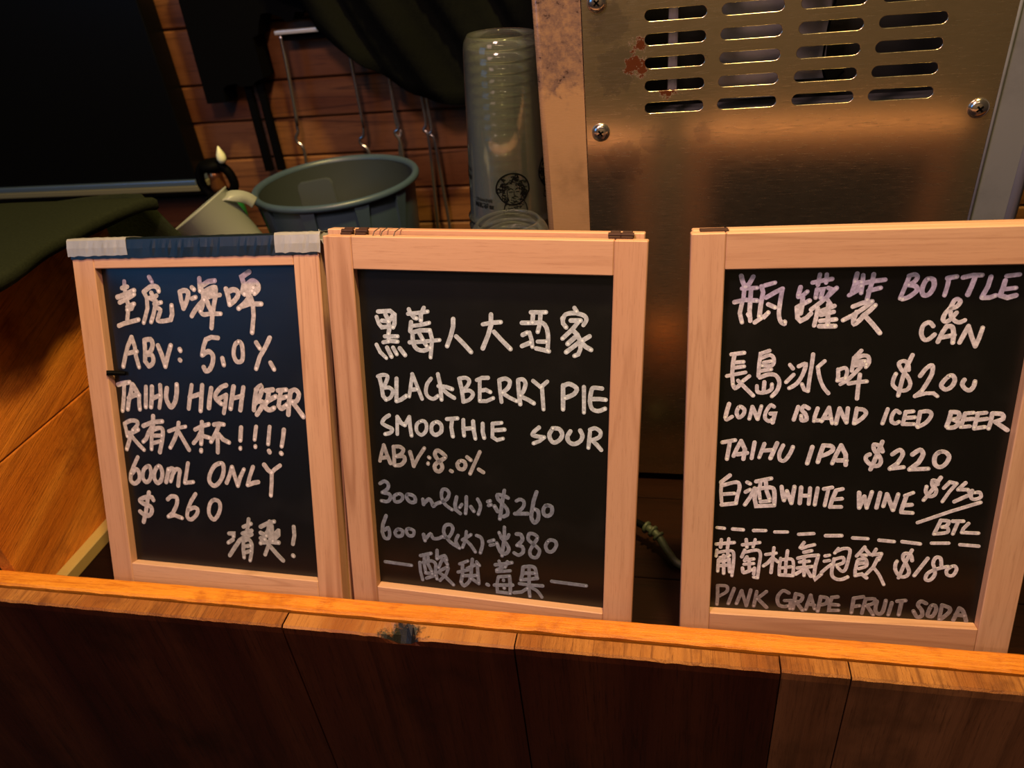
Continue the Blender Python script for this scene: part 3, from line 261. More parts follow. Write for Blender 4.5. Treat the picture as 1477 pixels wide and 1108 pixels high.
(3,'e',3.18,'-120.6,74.7 -103.5,77.4;-115.8,80.1 -116.2,71.5;-108.7,81.4 -109.6,71.0;-119.6,67.9 -120.1,60.9;c -118.1,65.4 -108.8,67.6 -103.7,66.2 -103.1,54.1 -103.9,39.1;-116.4,59.4 -107.1,62.5;-117.7,56.7 -117.9,43.5;-117.7,55.0 -107.6,57.3 -106.2,43.4;-117.5,49.7 -106.6,51.3;-112.9,62.2 -112.0,41.2;-109.6,69.3 -108.5,60.7;-95.5,75.2 -79.3,78.7;-92.2,81.4 -91.1,72.9;-83.7,81.8 -85.4,73.2;-93.0,69.4 -95.5,61.5;c -92.9,66.8 -81.7,70.0 -77.9,65.9 -78.5,52.1 -79.1,38.0;-79.1,38.0 -82.8,38.7;-90.5,61.8 -92.4,57.3;-91.0,58.3 -83.9,59.6;-92.9,53.0 -83.6,54.4;-88.2,59.3 -87.5,46.3;c -94.1,48.5 -92.4,43.4 -84.7,47.3;-82.6,49.2 -83.0,42.2;-72.9,65.4 -63.1,67.6;-65.6,73.5 -66.1,59.7 -66.6,45.0;-66.9,61.4 -70.2,56.1 -74.2,52.3;-65.5,61.5 -60.3,57.5;-58.5,61.9 -59.2,51.5 -58.6,42.9;c -58.4,60.2 -48.6,61.6 -46.1,55.8 -45.8,42.8;-52.7,70.8 -53.3,58.8 -53.0,43.2;-58.4,50.7 -46.6,53.2;-58.6,42.9 -45.8,42.8;-38.1,81.0 -41.2,75.0;-39.7,74.2 -34.4,77.0 -28.3,79.0;-37.3,70.1 -30.5,72.2;-42.4,63.0 -33.5,66.1 -23.9,67.5;-23.9,67.5 -25.7,55.4 -26.1,43.3;-26.1,43.3 -24.5,40.0 -19.4,46.3;-40.7,58.8 -31.7,60.2;-36.9,65.0 -35.3,43.6;-42.3,51.8 -28.4,54.4;-36.5,50.5 -43.2,44.8;-33.8,51.5 -28.9,43.1;-17.6,67.0 -13.6,68.1;-17.8,61.0 -13.1,62.2;-19.5,48.1 -14.5,54.4 -10.7,58.0;-6.1,76.1 -9.0,70.8;c -7.8,72.6 -1.3,76.3 4.3,75.0 3.9,64.0 2.2,52.9 -1.0,50.9 -5.6,55.8;c -7.7,64.2 -1.1,66.2 -0.5,60.4 -6.5,57.4;c -9.1,64.1 -10.1,51.2 -8.8,44.4 -4.3,41.3 0.5,41.6 5.1,44.5;17.4,79.0 14.0,73.0 11.0,68.6;17.6,77.4 23.0,71.0;15.7,69.7 19.7,70.0;c 12.8,64.5 19.4,65.8 20.9,58.2 14.4,54.5;13.9,60.4 19.2,61.5;12.3,62.8 11.2,52.6 11.8,46.6;11.8,46.6 17.7,48.7 22.3,44.7;27.7,77.1 25.1,70.3;26.3,71.2 32.9,72.4;32.9,72.4 31.0,65.6;30.1,67.2 27.1,56.9 21.8,49.0;c 28.7,55.3 33.4,48.8 38.7,38.1;59.5,78.0 56.6,68.8 53.8,58.6 51.1,46.6;c 60.9,66.5 58.8,73.0 53.4,73.6 52.6,68.5 56.8,61.3 59.7,53.9 57.6,48.7 52.3,48.3 47.5,54.8 46.7,61.5 47.7,64.9;74.4,69.8 64.8,50.0;c 87.1,63.1 85.4,70.5 81.4,71.0 79.6,65.1 81.7,58.6 82.6,52.0 79.4,45.8 75.3,46.4 75.9,52.4 80.6,56.9 86.8,59.8 93.1,61.8;c 96.4,62.0 92.4,57.6 93.7,52.7 98.4,52.1 100.8,58.1 99.6,62.2 96.4,62.0'),
(3,'f',3.41,'-117.3,26.4 -116.8,14.7 -117.1,3.8;c -116.5,26.5 -108.4,26.1 -108.1,19.9 -115.3,13.9;-101.0,23.9 -106.0,5.5;-93.5,21.8 -97.9,6.1;-93.5,21.8 -88.2,4.1;-88.2,4.1 -84.8,23.3;-78.9,21.9 -80.9,4.6;-69.6,22.5 -78.4,12.9;-77.8,13.9 -68.4,3.7;c -48.0,22.2 -53.8,24.5 -58.4,17.0 -57.1,8.2 -51.9,5.8 -47.6,7.1;-51.6,13.0 -45.9,13.5 -45.9,3.6;-41.5,21.8 -43.1,3.8;c -41.5,21.8 -34.9,19.6 -36.6,13.2 -41.6,12.9;-40.8,12.9 -33.6,2.7;-27.2,21.0 -30.9,3.8;-27.2,21.0 -22.4,5.3;-29.9,10.1 -22.8,9.8;-17.8,19.0 -19.3,2.9;c -17.9,19.9 -11.4,18.6 -12.3,12.3 -18.5,10.1;-1.8,21.0 -7.3,19.8 -8.7,11.7;-8.7,11.7 -0.3,11.4;-8.7,11.7 -8.8,4.5 0.3,5.2;13.0,19.4 12.4,3.5;12.9,20.3 21.7,22.7;13.1,10.6 19.3,12.0;24.0,20.2 22.2,3.3;c 24.0,20.2 32.3,20.8 31.4,15.5 24.1,12.3;26.2,12.5 32.8,2.3;c 34.6,18.3 34.3,7.8 38.2,3.6 41.3,7.4 42.7,19.8;48.4,17.6 46.6,3.4;53.0,19.7 60.3,21.1;57.0,20.0 56.1,4.1;c 79.4,19.0 74.4,21.2 72.2,16.7 76.3,10.9 77.1,4.8 73.2,2.8 69.0,9.5;c 84.4,16.7 82.5,10.5 82.4,5.2 86.6,4.7 89.0,11.9 87.7,17.0 84.4,16.7;93.6,18.3 93.3,10.4 93.1,1.7;c 93.6,18.3 100.7,15.3 100.7,10.1 94.4,1.8;109.3,16.0 105.8,1.8;c 109.3,16.0 113.0,12.8 117.2,1.8;107.0,8.0 115.1,7.7'),
]

# ------------------------------------------------------------------ setting
fl = obj('floor', bx(-2.9, 2.9, -3.45, 1.45, -1.0, -.97), plain('dark_floor', (.03, .025, .022), .7, nz=.5)); fl['kind'] = 'structure'
wf = obj('wall_front', bx(-2.9, 2.9, -3.45, -3.40, -.97, 1.9), plain('tan_plaster', (.48, .40, .28), .8, nz=.5, nscale=2.5)); wf['kind'] = 'structure'
zs = [-.97, -.86, -.75, -.64, -.53, -.42, -.31, -.20, -.10, .0, .075, .15, .222, .296, .370, .441, .543, .62, .70, .80, .90, 1.0, 1.1, 1.2, 1.31, 1.42, 1.53, 1.64]
wb = obj('wall_back', bx(-2.3, 1.4, 1.425, 1.45, -.97, 1.64), M_black); wb['kind'] = 'structure'
for i in range(len(zs)-1):
    d = random.uniform(-.003, .003)
    p = obj('plank', bx(-2.3, 1.4, 1.400+d, 1.425, zs[i]+.0015, zs[i+1]-.0015, bev=.003, seg=1), M_wallp[i % 3], wb)

# ------------------------------------------------------------------ counter box with tray
counter = thing('wooden_counter', 'wooden bar counter front with an orange top strip in front of the chalkboards', 'counter', (-.1, .48, -.97))
def W2(o, root=counter):
    o.parent = root; o.matrix_parent_inverse = Matrix.Translation(-Vector(root.location)); return o
ZL = .0675
bm = bmesh.new(); nx = 210
grid = []
for i in range(nx+1):
    x = -1.35+2.65*i/nx
    j = [random.uniform(-.0005, .0005) for _ in range(4)]
    grid.append([bm.verts.new(p) for p in ((x, .479, -.02), (x, .479+j[0], ZL-.002+j[1]), (x, .4815+j[0], ZL+j[1]), (x, .498, ZL+j[2]), (x, .5, ZL-.002+j[3]), (x, .5, -.02))])
for a, b in zip(grid, grid[1:]):
    for k in range(6): bm.faces.new((a[k], a[(k+1) % 6], b[(k+1) % 6], b[k]))
bm.faces.new(grid[0]); bm.faces.new(grid[-1][::-1])
W2(obj('top_strip', bm, M_strip))
def front_plank(x0, x1, dz, dy, notch=None):
    bm = bmesh.new(); n = max(6, int((x1-x0)/.006)); g = []
    for i in range(n+1):
        x = x0+(x1-x0)*i/n
        jz = random.uniform(-.0003, .0003)-max(0, random.gauss(-.0006, .0006)); jy = random.uniform(0, .0004)
        if notch:
            q = math.exp(-((x-notch[0])/.014)**2); jz2 = jz-q*.009+random.uniform(-.001, .001)*q; jy += q*.008
        else: jz2 = jz
        e = .0008 if 0 < i < n else 0
        y0 = .4565+dy
        g.append([bm.verts.new(p) for p in ((x, .4785, -.93), (x, .4772, ZL-.0038+dz), (x, .4755, ZL-.0022+dz), (x, y0+.003+jy, ZL-.0022+dz+jz2), (x, y0+.0008+jy*.5, ZL-.0042+dz+jz2*1.5), (x, y0, ZL-.012+dz), (x, y0, ZL-.05), (x, y0, -.93))])
    for a, b in zip(g, g[1:]):
        for k in range(8):
            f = bm.faces.new((a[k], a[(k+1) % 8], b[(k+1) % 8], b[k]))
            f.material_index = 1 if k in (1, 2, 3) else 0
    bm.faces.new(g[0]); bm.faces.new(g[-1][::-1])
    return bm
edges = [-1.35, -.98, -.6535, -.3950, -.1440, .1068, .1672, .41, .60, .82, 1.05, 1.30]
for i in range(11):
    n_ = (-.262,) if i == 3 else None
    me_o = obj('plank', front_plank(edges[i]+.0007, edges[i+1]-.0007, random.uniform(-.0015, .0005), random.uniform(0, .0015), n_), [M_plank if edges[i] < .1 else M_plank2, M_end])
    if i == 3:
        # dark burnt knot at the chipped place
        t = NT('cut_plank_top_with_knot'); v = t.map(scale=(1, .05, 1)); nz = t.noise(t.co, 90, 5, .7)
        big = t.noise(v, 19, 3, .5, .6); g_ = t.rng(t.math('FRACT', t.math('MULTIPLY', big, 7)), 0, 1)
        c = t.mix(t.rng(big, .3, .7), (.27, .085, .016), (.42, .17, .04)); c = t.mix(t.rng(t.noise(v, 500, 4, .75), .5, .75, 0, .7), c, (.12, .035, .008))
        c = t.mix(t.spot((-.262, .458, .055), .021, nz, .5, 1.3), c, (.004, .003, .002)); t.bump(nz, .6, .001)
        me_o.data.materials[1] = t.done(c, .5)
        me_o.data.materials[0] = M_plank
    W2(me_o)
# tray floor, boards running left to right
for i, (a, b) in enumerate(((.5, .62), (.621, .76), (.761, .92), (.921, 1.09), (1.091, 1.26), (1.261, 1.398))):
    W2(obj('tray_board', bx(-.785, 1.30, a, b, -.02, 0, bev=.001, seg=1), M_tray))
# left side wall of the tray (two boards, seam at z=.19), batten at its foot
W2(obj('side_board', bx(-.785, -.765, .5, .86, .0005, .1885, bev=.0015, seg=2), M_side))
W2(obj('side_board', bx(-.785, -.7655, .5, .86, .1905, .385, bev=.0015, seg=2), M_side))
W2(obj('corner_batten', bx(-.765, -.748, .5, .86, 0.0, .0175, bev=.0012, seg=1), M_bat))

# left counter with dark cloth over it
sidec = thing('side_counter', 'dark side counter left of the tray under an olive cloth', 'counter', (-1.2, .6, -.97))
W2(obj('cabinet_body', bx(-1.9, -.787, .505, .83, -.97, .385), plain('side_counter_paint', (.02, .014, .01), .6)), sidec)
bm = bmesh.new(); ys = [.50+.36*i/26 for i in range(27)]; prev = None
for i, y in enumerate(ys):
    e = .004*math.sin(y*23)+.003*math.sin(y*51+1); ed = -.702+e+(.0 if y < .76 else (y-.76)*.25)
    dr = .0
    row = [(-1.95, y, .395), (-1.5, y, .397+.003*math.sin(y*14)), (-1.1, y, .399+.003*math.sin(y*11+1)), (-.9, y, .4015+.002*math.sin(y*17)), (-.78, y, .403), (ed-.006, y, .4035), (ed, y, .400), (ed-.001, y, .388+.002*math.sin(y*30)), (ed-.006, y, .386), (-.79, y, .3865)]
    if i in (26,): row = [(a, b, c-.004) for a, b, c in row]
    row = [bm.verts.new(p) for p in row]
    if prev:
        for k in range(len(row)-1): bm.faces.new((prev[k], prev[k+1], row[k+1], row[k]))
    prev = row
o = obj('olive_cloth', bm, M_cloth, smooth=True); tag(o, 'dark olive cloth spread over the side counter at the left edge', 'cloth')
# hanging corner flap behind
bm = bmesh.new(); g = []
for i in range(13):
    s = i/12
    row = []
    for j in range(9):
        tt = j/8
        x = -.705-.35*(1-s)+.13*s*tt; y = .862+.012*math.sin(s*9+tt*3)+.01*s; z = .399-.002*(1-s)-tt*(.10+.05*s)
        row.append(bm.verts.new((x, y, z)))
    g.append(row)
for a, b in zip(g, g[1:]):
    for j in range(8): bm.faces.new((a[j], a[j+1], b[j+1], b[j]))
f2 = obj('hanging_flap', bm, M_cloth, smooth=True); f2.parent = o
md = f2.modifiers.new('s', 'SOLIDIFY'); md.thickness = .002

# ------------------------------------------------------------------ menu boards
H = .3517
POSES = {1: ((-.63204, .66766, .38325), (.99889, -.04244, .02061), (-.00278, .38299, .92375), (.0471, .92278, -.38245)),
         2: ((-.29915, .61868, .40023), (.99924, -.02592, -.02895), (.03489, .27022, .96217), (.01712, .96245, -.27092)),
         3: ((.04622, .60879, .39912), (.99954, .02914, -.00822), (.00121, .23295, .97249), (-.03025, .97205, -.23281))}
LAB = {1: 'leftmost small wood-framed chalkboard, its top edge wrapped in black and silver tape',
       2: 'middle wood-framed chalkboard with the blackberry pie smoothie sour writing',
       3: 'rightmost wood-framed chalkboard listing bottle and can drinks'}
def stroke_mesh(bm, pts, wd, y, tip):
    P = [Vector((a, 0, b)) for a, b in pts]
    if len(P) < 2: return
    n = len(P); L = []; R_ = []
    for i in range(n):
        d0 = (P[i]-P[i-1]).normalized() if i > 0 else None; d1 = (P[i+1]-P[i]).normalized() if i < n-1 else None
        if d0 is None: d0 = d1
        if d1 is None: d1 = d0
        t = (d0+d1)
        if t.length < .2: t = d1
        t.normalize(); nn = Vector((-t.z, 0, t.x)); m = 1/max(.6, nn.dot(Vector((-d1.z, 0, d1.x))))
        r = wd/2*(1+random.uniform(-.05, .05))*m
        L.append(P[i]+nn*r); R_.append(P[i]-nn*r)
    yt = y; yb = y+.00045
    def V(p, yy): return bm.verts.new((p.x, yy, p.z))
    d = (P[1]-P[0]).normalized(); e = (P[-1]-P[-2]).normalized()
    outl = list(L)
    def cap(c, frm, to_dir, k=5):
        # half circle from point frm round c through direction to_dir
        v = frm-c; out = []
        sgn = 1 if (Vector((-v.z, 0, v.x)).dot(to_dir) > 0) else -1
        for q in range(1, k+1):
            a = sgn*PI*q/(k+1); out.append(c+Vector((v.x*math.cos(a)-v.z*math.sin(a), 0, v.x*math.sin(a)+v.z*math.cos(a))))
        return out
    # body quads + caps as separate fans (shares outline)
    Lt = [V(p, yt) for p in L]; Rt = [V(p, yt) for p in R_]
    for i in range(n-1): bm.faces.new((Lt[i], Lt[i+1], Rt[i+1], Rt[i]))
    c2 = [V(p, yt) for p in cap(P[-1], L[-1], e)]; c1 = [V(p, yt) for p in cap(P[0], R_[0], -d)]
    bm.faces.new([Lt[-1]]+c2+[Rt[-1]]); bm.faces.new([Rt[0]]+c1+[Lt[0]])
    ring = Lt+c2+Rt[::-1]+c1
    low = [bm.verts.new((v.co.x, yb, v.co.z)) for v in ring]
    for i in range(len(ring)):
        j = (i+1) % len(ring); bm.faces.new((ring[i], ring[j], low[j], low[i]))
    if tip:
        vs = [bm.verts.new((P[-1].x+math.cos(2*PI*k/8)*wd*.3-e.x*wd*.1, yt-.00004, P[-1].z+math.sin(2*PI*k/8)*wd*.3-e.z*wd*.1)) for k in range(8)]
        f = bm.faces.new(vs); f.material_index = 1
def cat(pts, k=4):
    out = []
    for i in range(len(pts)-1):
        a, b, c, d = [Vector(pts[q]) for q in (max(i-1, 0), i, i+1, min(i+2, len(pts)-1))]
        if pts[0] == pts[-1]:
            if i == 0: a = Vector(pts[-2])
            if i == len(pts)-2: d = Vector(pts[1])
        for j in range(k):
            t = j/k; v = .5*((2*b)+(c-a)*t+(2*a-5*b+4*c-d)*t*t+(3*b-a-3*c+d)*t**3); out.append((v.x, v.y))
    out.append(pts[-1]); return out
def frame_bar(x0, x1, z0, z1, y0=0, y1=.015, bev=.0009): return bx(x0, x1, y0, y1, z0, z1, bev=bev, seg=1)
ROOT = {}
for b in (1, 2, 3):
    P0, X, U, n = [Vector(v) for v in POSES[b]]
    legL = (P0-U*H).z/U.z; legR = (P0+X*.25-U*H).z/U.z; leg = min(legL, legR)-.0005
    Z0 = H+leg  # local z of the inner top edge is Z0
    org = P0+X*.125-U*Z0
    m4 = Matrix(((X.x, n.x, U.x, org.x), (X.y, n.y, U.y, org.y), (X.z, n.z, U.z, org.z), (0, 0, 0, 1)))
    rt = thing('menu_chalkboard', LAB[b], 'chalkboard', mat4=m4, group='wooden menu chalkboards standing in the tray'); ROOT[b] = rt
    il, ir, ib, it = -.125, .125, leg, Z0
    ol, orr, ot, ob = -.154, .1545, Z0+.0315, leg-.031
    tk = .016
    k = b-1
    obj('stile', frame_bar(ol, il, 0, ot), M_stile[k], rt); obj('stile', frame_bar(ir, orr, 0, ot), M_stile[(k+1) % 3], rt)
    obj('top_rail', frame_bar(il+.0002, ir-.0002, it, ot), M_rail[k], rt); obj('bottom_rail', frame_bar(il+.0002, ir-.0002, ob, ib), M_rail[(k+1) % 3], rt)
    pan = obj('writing_panel', bx(il-.004, ir+.004, .0100, .0135, ib-.004, it+.004), M_board, rt)
    # rear frame folded behind the front one
    dx, dz = {1: (0, .0), 2: (-.004, .0045), 3: (.002, .0)}[b]
    ry0, ry1 = tk+.0035, tk+.0185
    rf = obj('rear_frame', bx(ol+dx, il+dx, ry0, ry1, 0, ot+dz, bev=.0009, seg=1), M_stile[(k+2) % 3], rt)
    obj('rear_stile', bx(ir+dx, orr+dx, ry0, ry1, 0, ot+dz, bev=.0009, seg=1), M_stile[(k+2) % 3], rf)
    obj('rear_rail', bx(il+dx+.0002, ir+dx-.0002, ry0, ry1, it, ot+dz, bev=.0009, seg=1), M_rail[(k+2) % 3], rf)
    obj('rear_rail', bx(il+dx+.0002, ir+dx-.0002, ry0, ry1, ob, ib, bev=.0009, seg=1), M_rail[(k+2) % 3], rf)
    obj('rear_panel', bx(il+dx-.004, ir+dx+.004, ry0+.004, ry0+.007, ib-.004, it+.004), M_board, rf)
    q = 0
    for (bb, cl, wd, data) in LINES:
        if bb != b: continue
        bm = bmesh.new(); si = 0
        for st in data.split(';'):
            cv = st.startswith('c '); st = st[2:] if cv else st
            pts = [tuple(float(v)/1000 for v in p.split(',')) for p in st.split()]
            pts = [(p[0], p[1]+leg) for p in pts]
            if cv and len(pts) > 2: pts = cat(pts)
            stroke_mesh(bm, pts, wd/1000*random.uniform(.98, 1.14), .0100-.00035-si*.000004, random.random() < .7)
            si += 1
        me = bpy.data.meshes.new('lettering'); bm.to_mesh(me); bm.free()
        link('lettering', me, [M_ink[cl], M_tip[cl]], pan)
    ROOT[b]['z0'] = 0.0; del ROOT[b]['z0']
    rt_info = (leg, Z0, ot); ROOT[b, 'i'] = rt_info
M_rust = plain('rusty_hinge', (.06, .02, .012), .7, .3, nz=.8, nscale=300); M_wire = plain('staple_wire', (.35, .3, .28), .35, .9)
def hinge(rt, x, zt, y=.0165):
    bm = bmesh.new(); box(bm, x-.0055, x+.0055, y-.0055, y+.0015, zt-.001, zt+.0022, bev=.0006, seg=1)
    tube(bm, [(x-.006, y, zt+.003), (x+.006, y, zt+.003)], .0022, 8); box(bm, x-.0045, x+.0045, y+.002, y+.008, zt+.001, zt+.006, bev=.0006, seg=1)
    obj('hinge', bm, M_rust, rt)
leg, Z0, ot = ROOT[2, 'i']
hinge(ROOT[2], -.135, ot); hinge(ROOT[2], -.120, ot); hinge(ROOT[2], .124, ot); hinge(ROOT[2], .135, ot)
for x in (-.103, -.095, -.082):
    bm = bmesh.new(); tube(bm, [(x-.002, .006, ot-.0005), (x-.001, .009, ot+.004), (x+.001, .018, ot+.0065), (x+.003, .026, ot+.0055)], .0005, 6); obj('staple', bm, M_wire, ROOT[2])
leg, Z0, ot = ROOT[3, 'i']
bm = bmesh.new(); box(bm, -.146, -.122, .009, .022, ot-.0005, ot+.0015, bev=.0004, seg=1); obj('hinge', bm, M_rust, ROOT[3])
# tape on board 1
leg, Z0, ot = ROOT[1, 'i']
def tape_mat(name, col, rough, metal):
    t = NT(name); v = t.map(rot=(0, .7, 0)); wv = t.N.new('ShaderNodeTexWave'); wv.inputs['Scale'].default_value = 420; wv.inputs['Distortion'].default_value = .6; t.L.new(v, wv.inputs['Vector'])
    n = t.noise(t.map(scale=(1, 1, .3)), 60, 4); h = t.math('ADD', t.math('MULTIPLY', wv.outputs['Fac'], .35), n); t.bump(h, .25, .0006)
    return t.done(t.mix(n, col, tuple(x*.55 for x in col)), rough, metal)
M_tapeb = tape_mat('black_gaffer_tape', (.006, .012, .016), .30, .0); M_tapes = tape_mat('silver_duct_tape', (.52, .50, .47), .38, .25)
def tape(x0, x1, zf, th, name, mat, lift=0, seed=1, drop=.016):
    rnd = random.Random(seed); bm = bmesh.new(); nx = max(8, int((x1-x0)/.004)); g = []
    for i in range(nx+1):
        s = i/nx; x = x0+(x1-x0)*s; e = rnd.uniform(-.0007, .0007); u_ = rnd.uniform(-.0003, .0003)
        g.append([bm.verts.new(p) for p in ((x+e, -th-.0002, zf+e), (x, -th-.0006+u_, (zf+ot)/2), (x, -th-.0002, ot-.0005), (x, .001-th, ot+th+.0004+u_), (x, .010, ot+th+.0012+u_), (x, .022, ot+th+.0008+u_), (x, .0345+th, ot+th), (x, .036+th, ot-.002), (x+e, .0362+th, ot-drop))])
    for a, b_ in zip(g, g[1:]):
        for j in range(8): bm.faces.new((a[j], a[j+1], b_[j+1], b_[j]))
    o = obj(name, bm, mat, ROOT[1], smooth=False)
    md = o.modifiers.new('s', 'SOLIDIFY'); md.thickness = .0004; md.offset = 1
    return o
tape(-.1535, .154, ot-.0205, .0006, 'black_tape', M_tapeb, seed=3)
tape(-.1565, -.0775, ot-.0175, .0013, 'silver_tape', M_tapes, seed=4)
tape(.106, .1585, ot-.0185, .0013, 'silver_tape', M_tapes, seed=5)
# torn, crumpled end at the right corner
bm = bmesh.new(); rnd = random.Random(11); g = []
for i in range(7):
    row = []
    for j in range(7):
        a = i/6; c = j/6
        row.append(bm.verts.new((.1575+.012*a+rnd.uniform(-.002, .002), -.001+.034*c+rnd.uniform(-.002, .002), ot+.002-.030*a*(1-c*.4)+rnd.uniform(-.003, .003))))
    g.append(row)
for a, b_ in zip(g, g[1:]):
    for j in range(6): bm.faces.new((a[j], a[j+1], b_[j+1], b_[j]))
o = obj('torn_tape_end', bm, M_tapes, ROOT[1]); md = o.modifiers.new('s', 'SOLIDIFY'); md.thickness = .0005
# small dark peg on the left stile
bm = bmesh.new(); tube(bm, [(-.1255, -.001, leg+H-.1185), (-.121, .003, leg+H-.119), (-.108, .0085, leg+H-.1205)], [.003, .003, .0022], 8)
obj('dark_peg', bm, M_black, ROOT[1])

# ------------------------------------------------------------------ steel machine
M_st = steel('brushed_steel_front', (.72, .60, .44), .21, .35, metal=.975,
             rust=(((-.035, .8, .532), .0065), ((-.034, .8, .553), .0045), ((.028, .8, .605), .0065), ((.018, .8, .60), .006), ((-.006, .8, .51), .005), ((.06, .8, .6), .006)),
             patch=(((-.055, .8, .53), .022), ((-.062, .8, .575), .018), ((-.02, .8, .46), .013), ((.03, .8, .465), .010), ((-.05, .8, .44), .02)))
M_st2 = steel('grimy_steel_side', (.40, .235, .11), .24, .8, seed=5, metal=.96, dirt=.515)
M_st3 = steel('blue_grey_steel_edge', (.19, .20, .215), .18, .5, seed=8, metal=.96)
mach = thing('stainless_steel_machine', 'stainless steel machine with slotted vent panel and cross-head screws behind the chalkboards', 'appliance', (.1, 1.0, 0))
def MC(o): return W2(o, mach)
def plate(outer, holes, th, y):
    cd = bpy.data.curves.new('c', 'CURVE'); cd.dimensions = '2D'; cd.fill_mode = 'BOTH'; cd.extrude = th/2; cd.bevel_depth = .0004; cd.bevel_resolution = 1
    for poly in [outer]+holes:
        sp = cd.splines.new('POLY'); sp.points.add(len(poly)-1); sp.use_cyclic_u = True
        for i, p in enumerate(poly): sp.points[i].co = (p[0], p[1], 0, 1)
    co = bpy.data.objects.new('c', cd); COL.objects.link(co)
    dg = bpy.context.evaluated_depsgraph_get(); me = bpy.data.meshes.new_from_object(co.evaluated_get(dg))
    bpy.data.objects.remove(co); me.transform(Matrix(((1, 0, 0, 0), (0, 0, 1, y+th/2), (0, 1, 0, 0), (0, 0, 0, 1))))
    me.materials.clear(); return me
def stadium(x0, x1, z, h):
    r = h/2; out = []
    for k in range(9):
        a = -PI/2+PI*k/8; out.append((x1-r+r*math.cos(a), z+r*math.sin(a)))
    for k in range(9):
        a = PI/2+PI*k/8; out.append((x0+r+r*math.cos(a), z+r*math.sin(a)))
    return out
def flange(name, x0, x1, y, left, mat):
    # folded sheet: flat front and a rounded outer corner
    pts = [(x1, y+.012), (x1, y)] if left else [(x0, y+.012), (x0, y)]
    r = .007; cx_ = x0+r if left else x1-r
    for k in range(7):
        a = PI/2*k/6
        pts.append((cx_-math.sin(a)*r if left else cx_+math.sin(a)*r, y+r-math.cos(a)*r))
    pts.append((x0 if left else x1, y+.013))
    bm = bmesh.new(); lo = [bm.verts.new((a, b, .004)) for a, b in pts]; hi = [bm.verts.new((a, b, 1.0)) for a, b in pts]
    for i in range(len(pts)-1):
        f = bm.faces.new((lo[i], lo[i+1], hi[i+1], hi[i])); f.smooth = 2 <= i <= 7
    o = obj(name, bm, mat); 
    md = o.modifiers.new('s', 'SOLIDIFY'); md.thickness = .0012
    return o
holes = []
for (x0, x1) in ((-.0285, .030), (.0430, .0995), (.1135, .1705), (.1830, .2410)):
    for r_ in range(13): holes.append(stadium(x0, x1, .4925+.02135*r_, .0112))
me = plate([(-.0880, .012), (.296, .012), (.296, .985), (-.0880, .985)], holes, .002, .798)
MC(link('vent_panel', me, M_st))
MC(flange('left_flange', -.1375, -.0892, .799, True, M_st2))
MC(flange('right_flange', .2985, .338, .800, False, M_st3))
bm = bmesh.new(); tube(bm, [(.298, .7985, .01), (.298, .7985, .99)], .0016, 8); tube(bm, [(.3365, .8035, .004), (.3365, .8035, 1.0)], .0065, 12); MC(obj('edge_bead', bm, M_st3, smooth=True))
MC(obj('side_panel', bx(-.1375, -.1345, .812, 1.22, .0, 1.0), M_st2)); MC(obj('side_panel', bx(.335, .338, .812, 1.22, 0, 1.0), M_st3))
MC(obj('back_panel', bx(-.1345, .335, 1.215, 1.22, 0, 1.0), M_st2)); MC(obj('top_panel', bx(-.1375, .338, .80, 1.22, 1.0005, 1.004), M_st2))
MC(obj('base_panel', bx(-.1345, .335, .812, 1.215, .001, .004), M_st2))
M_in = plain('inner_dark', (.02, .02, .022), .6); M_fin = plain('inner_grey_metal', (.42, .42, .46), .35, .5, nz=.6, nscale=60)
MC(obj('inner_baffle', bx(-.12, .32, .90, .905, .02, .98), M_in))
MC(obj('inner_baffle', bx(.040, .104, .835, .838, .488, .590, bev=.001), M_fin))
MC(obj('inner_baffle', bx(-.006, .004, .822, .835, .50, .64, bev=.003), M_fin))
MC(obj('inner_baffle', bx(.12, .15, .85, .853, .50, .60, bev=.001), M_fin)); MC(obj('inner_baffle', bx(-.10, .31, .83, .87, .44, .478, bev=.002), M_fin))
bm = bmesh.new(); tube(bm, smooth_path([(.158, .83, .60), (.147, .825, .57), (.144, .83, .52), (.152, .83, .50), (.165, .83, .51)]), .0011, 6); MC(obj('inner_wire', bm, M_black, smooth=True))
bm = bmesh.new(); tube(bm, smooth_path([(.229, .812, .615), (.231, .803, .59), (.227, .805, .572), (.2335, .806, .574)]), .0007, 6); MC(obj('inner_wire', bm, plain('copper_wire', (.45, .25, .1), .3, .9), smooth=True))
M_scr = plain('screw_steel', (.62, .55, .5), .18, .95)
for (x, z) in ((-.0733, .4708), (-.0733, .593), (.2827, .4755), (.2827, .64), (-.0733, .80), (.2827, .80)):
    bm = bmesh.new(); rx = Matrix.Rotation(PI/2, 3, 'X')
    lathe(bm, [(.0095, -.0003), (.0095, .0006), (.0088, .0024), (.0062, .0040), (.003, .0048), (.0001, .005)], (x, .7975, z), 24, ax=rx)
    s = obj('screw', bm, M_scr, smooth=True); MC(s)
    bm = bmesh.new(); a = random.uniform(0, 1.5)
    for q in (a, a+PI/2):
        c_, s_ = math.cos(q), math.sin(q)
        vs = [(x+u_*c_*.0034-v_*s_*.0008, z+u_*s_*.0034+v_*c_*.0008) for u_, v_ in ((-1, -1), (1, -1), (1, 1), (-1, 1))]
        prism(bm, vs, .7922, .7932)
    r2 = obj('cross_recess', bm, M_black); r2.parent = s; r2.matrix_parent_inverse = Matrix.Identity(4)

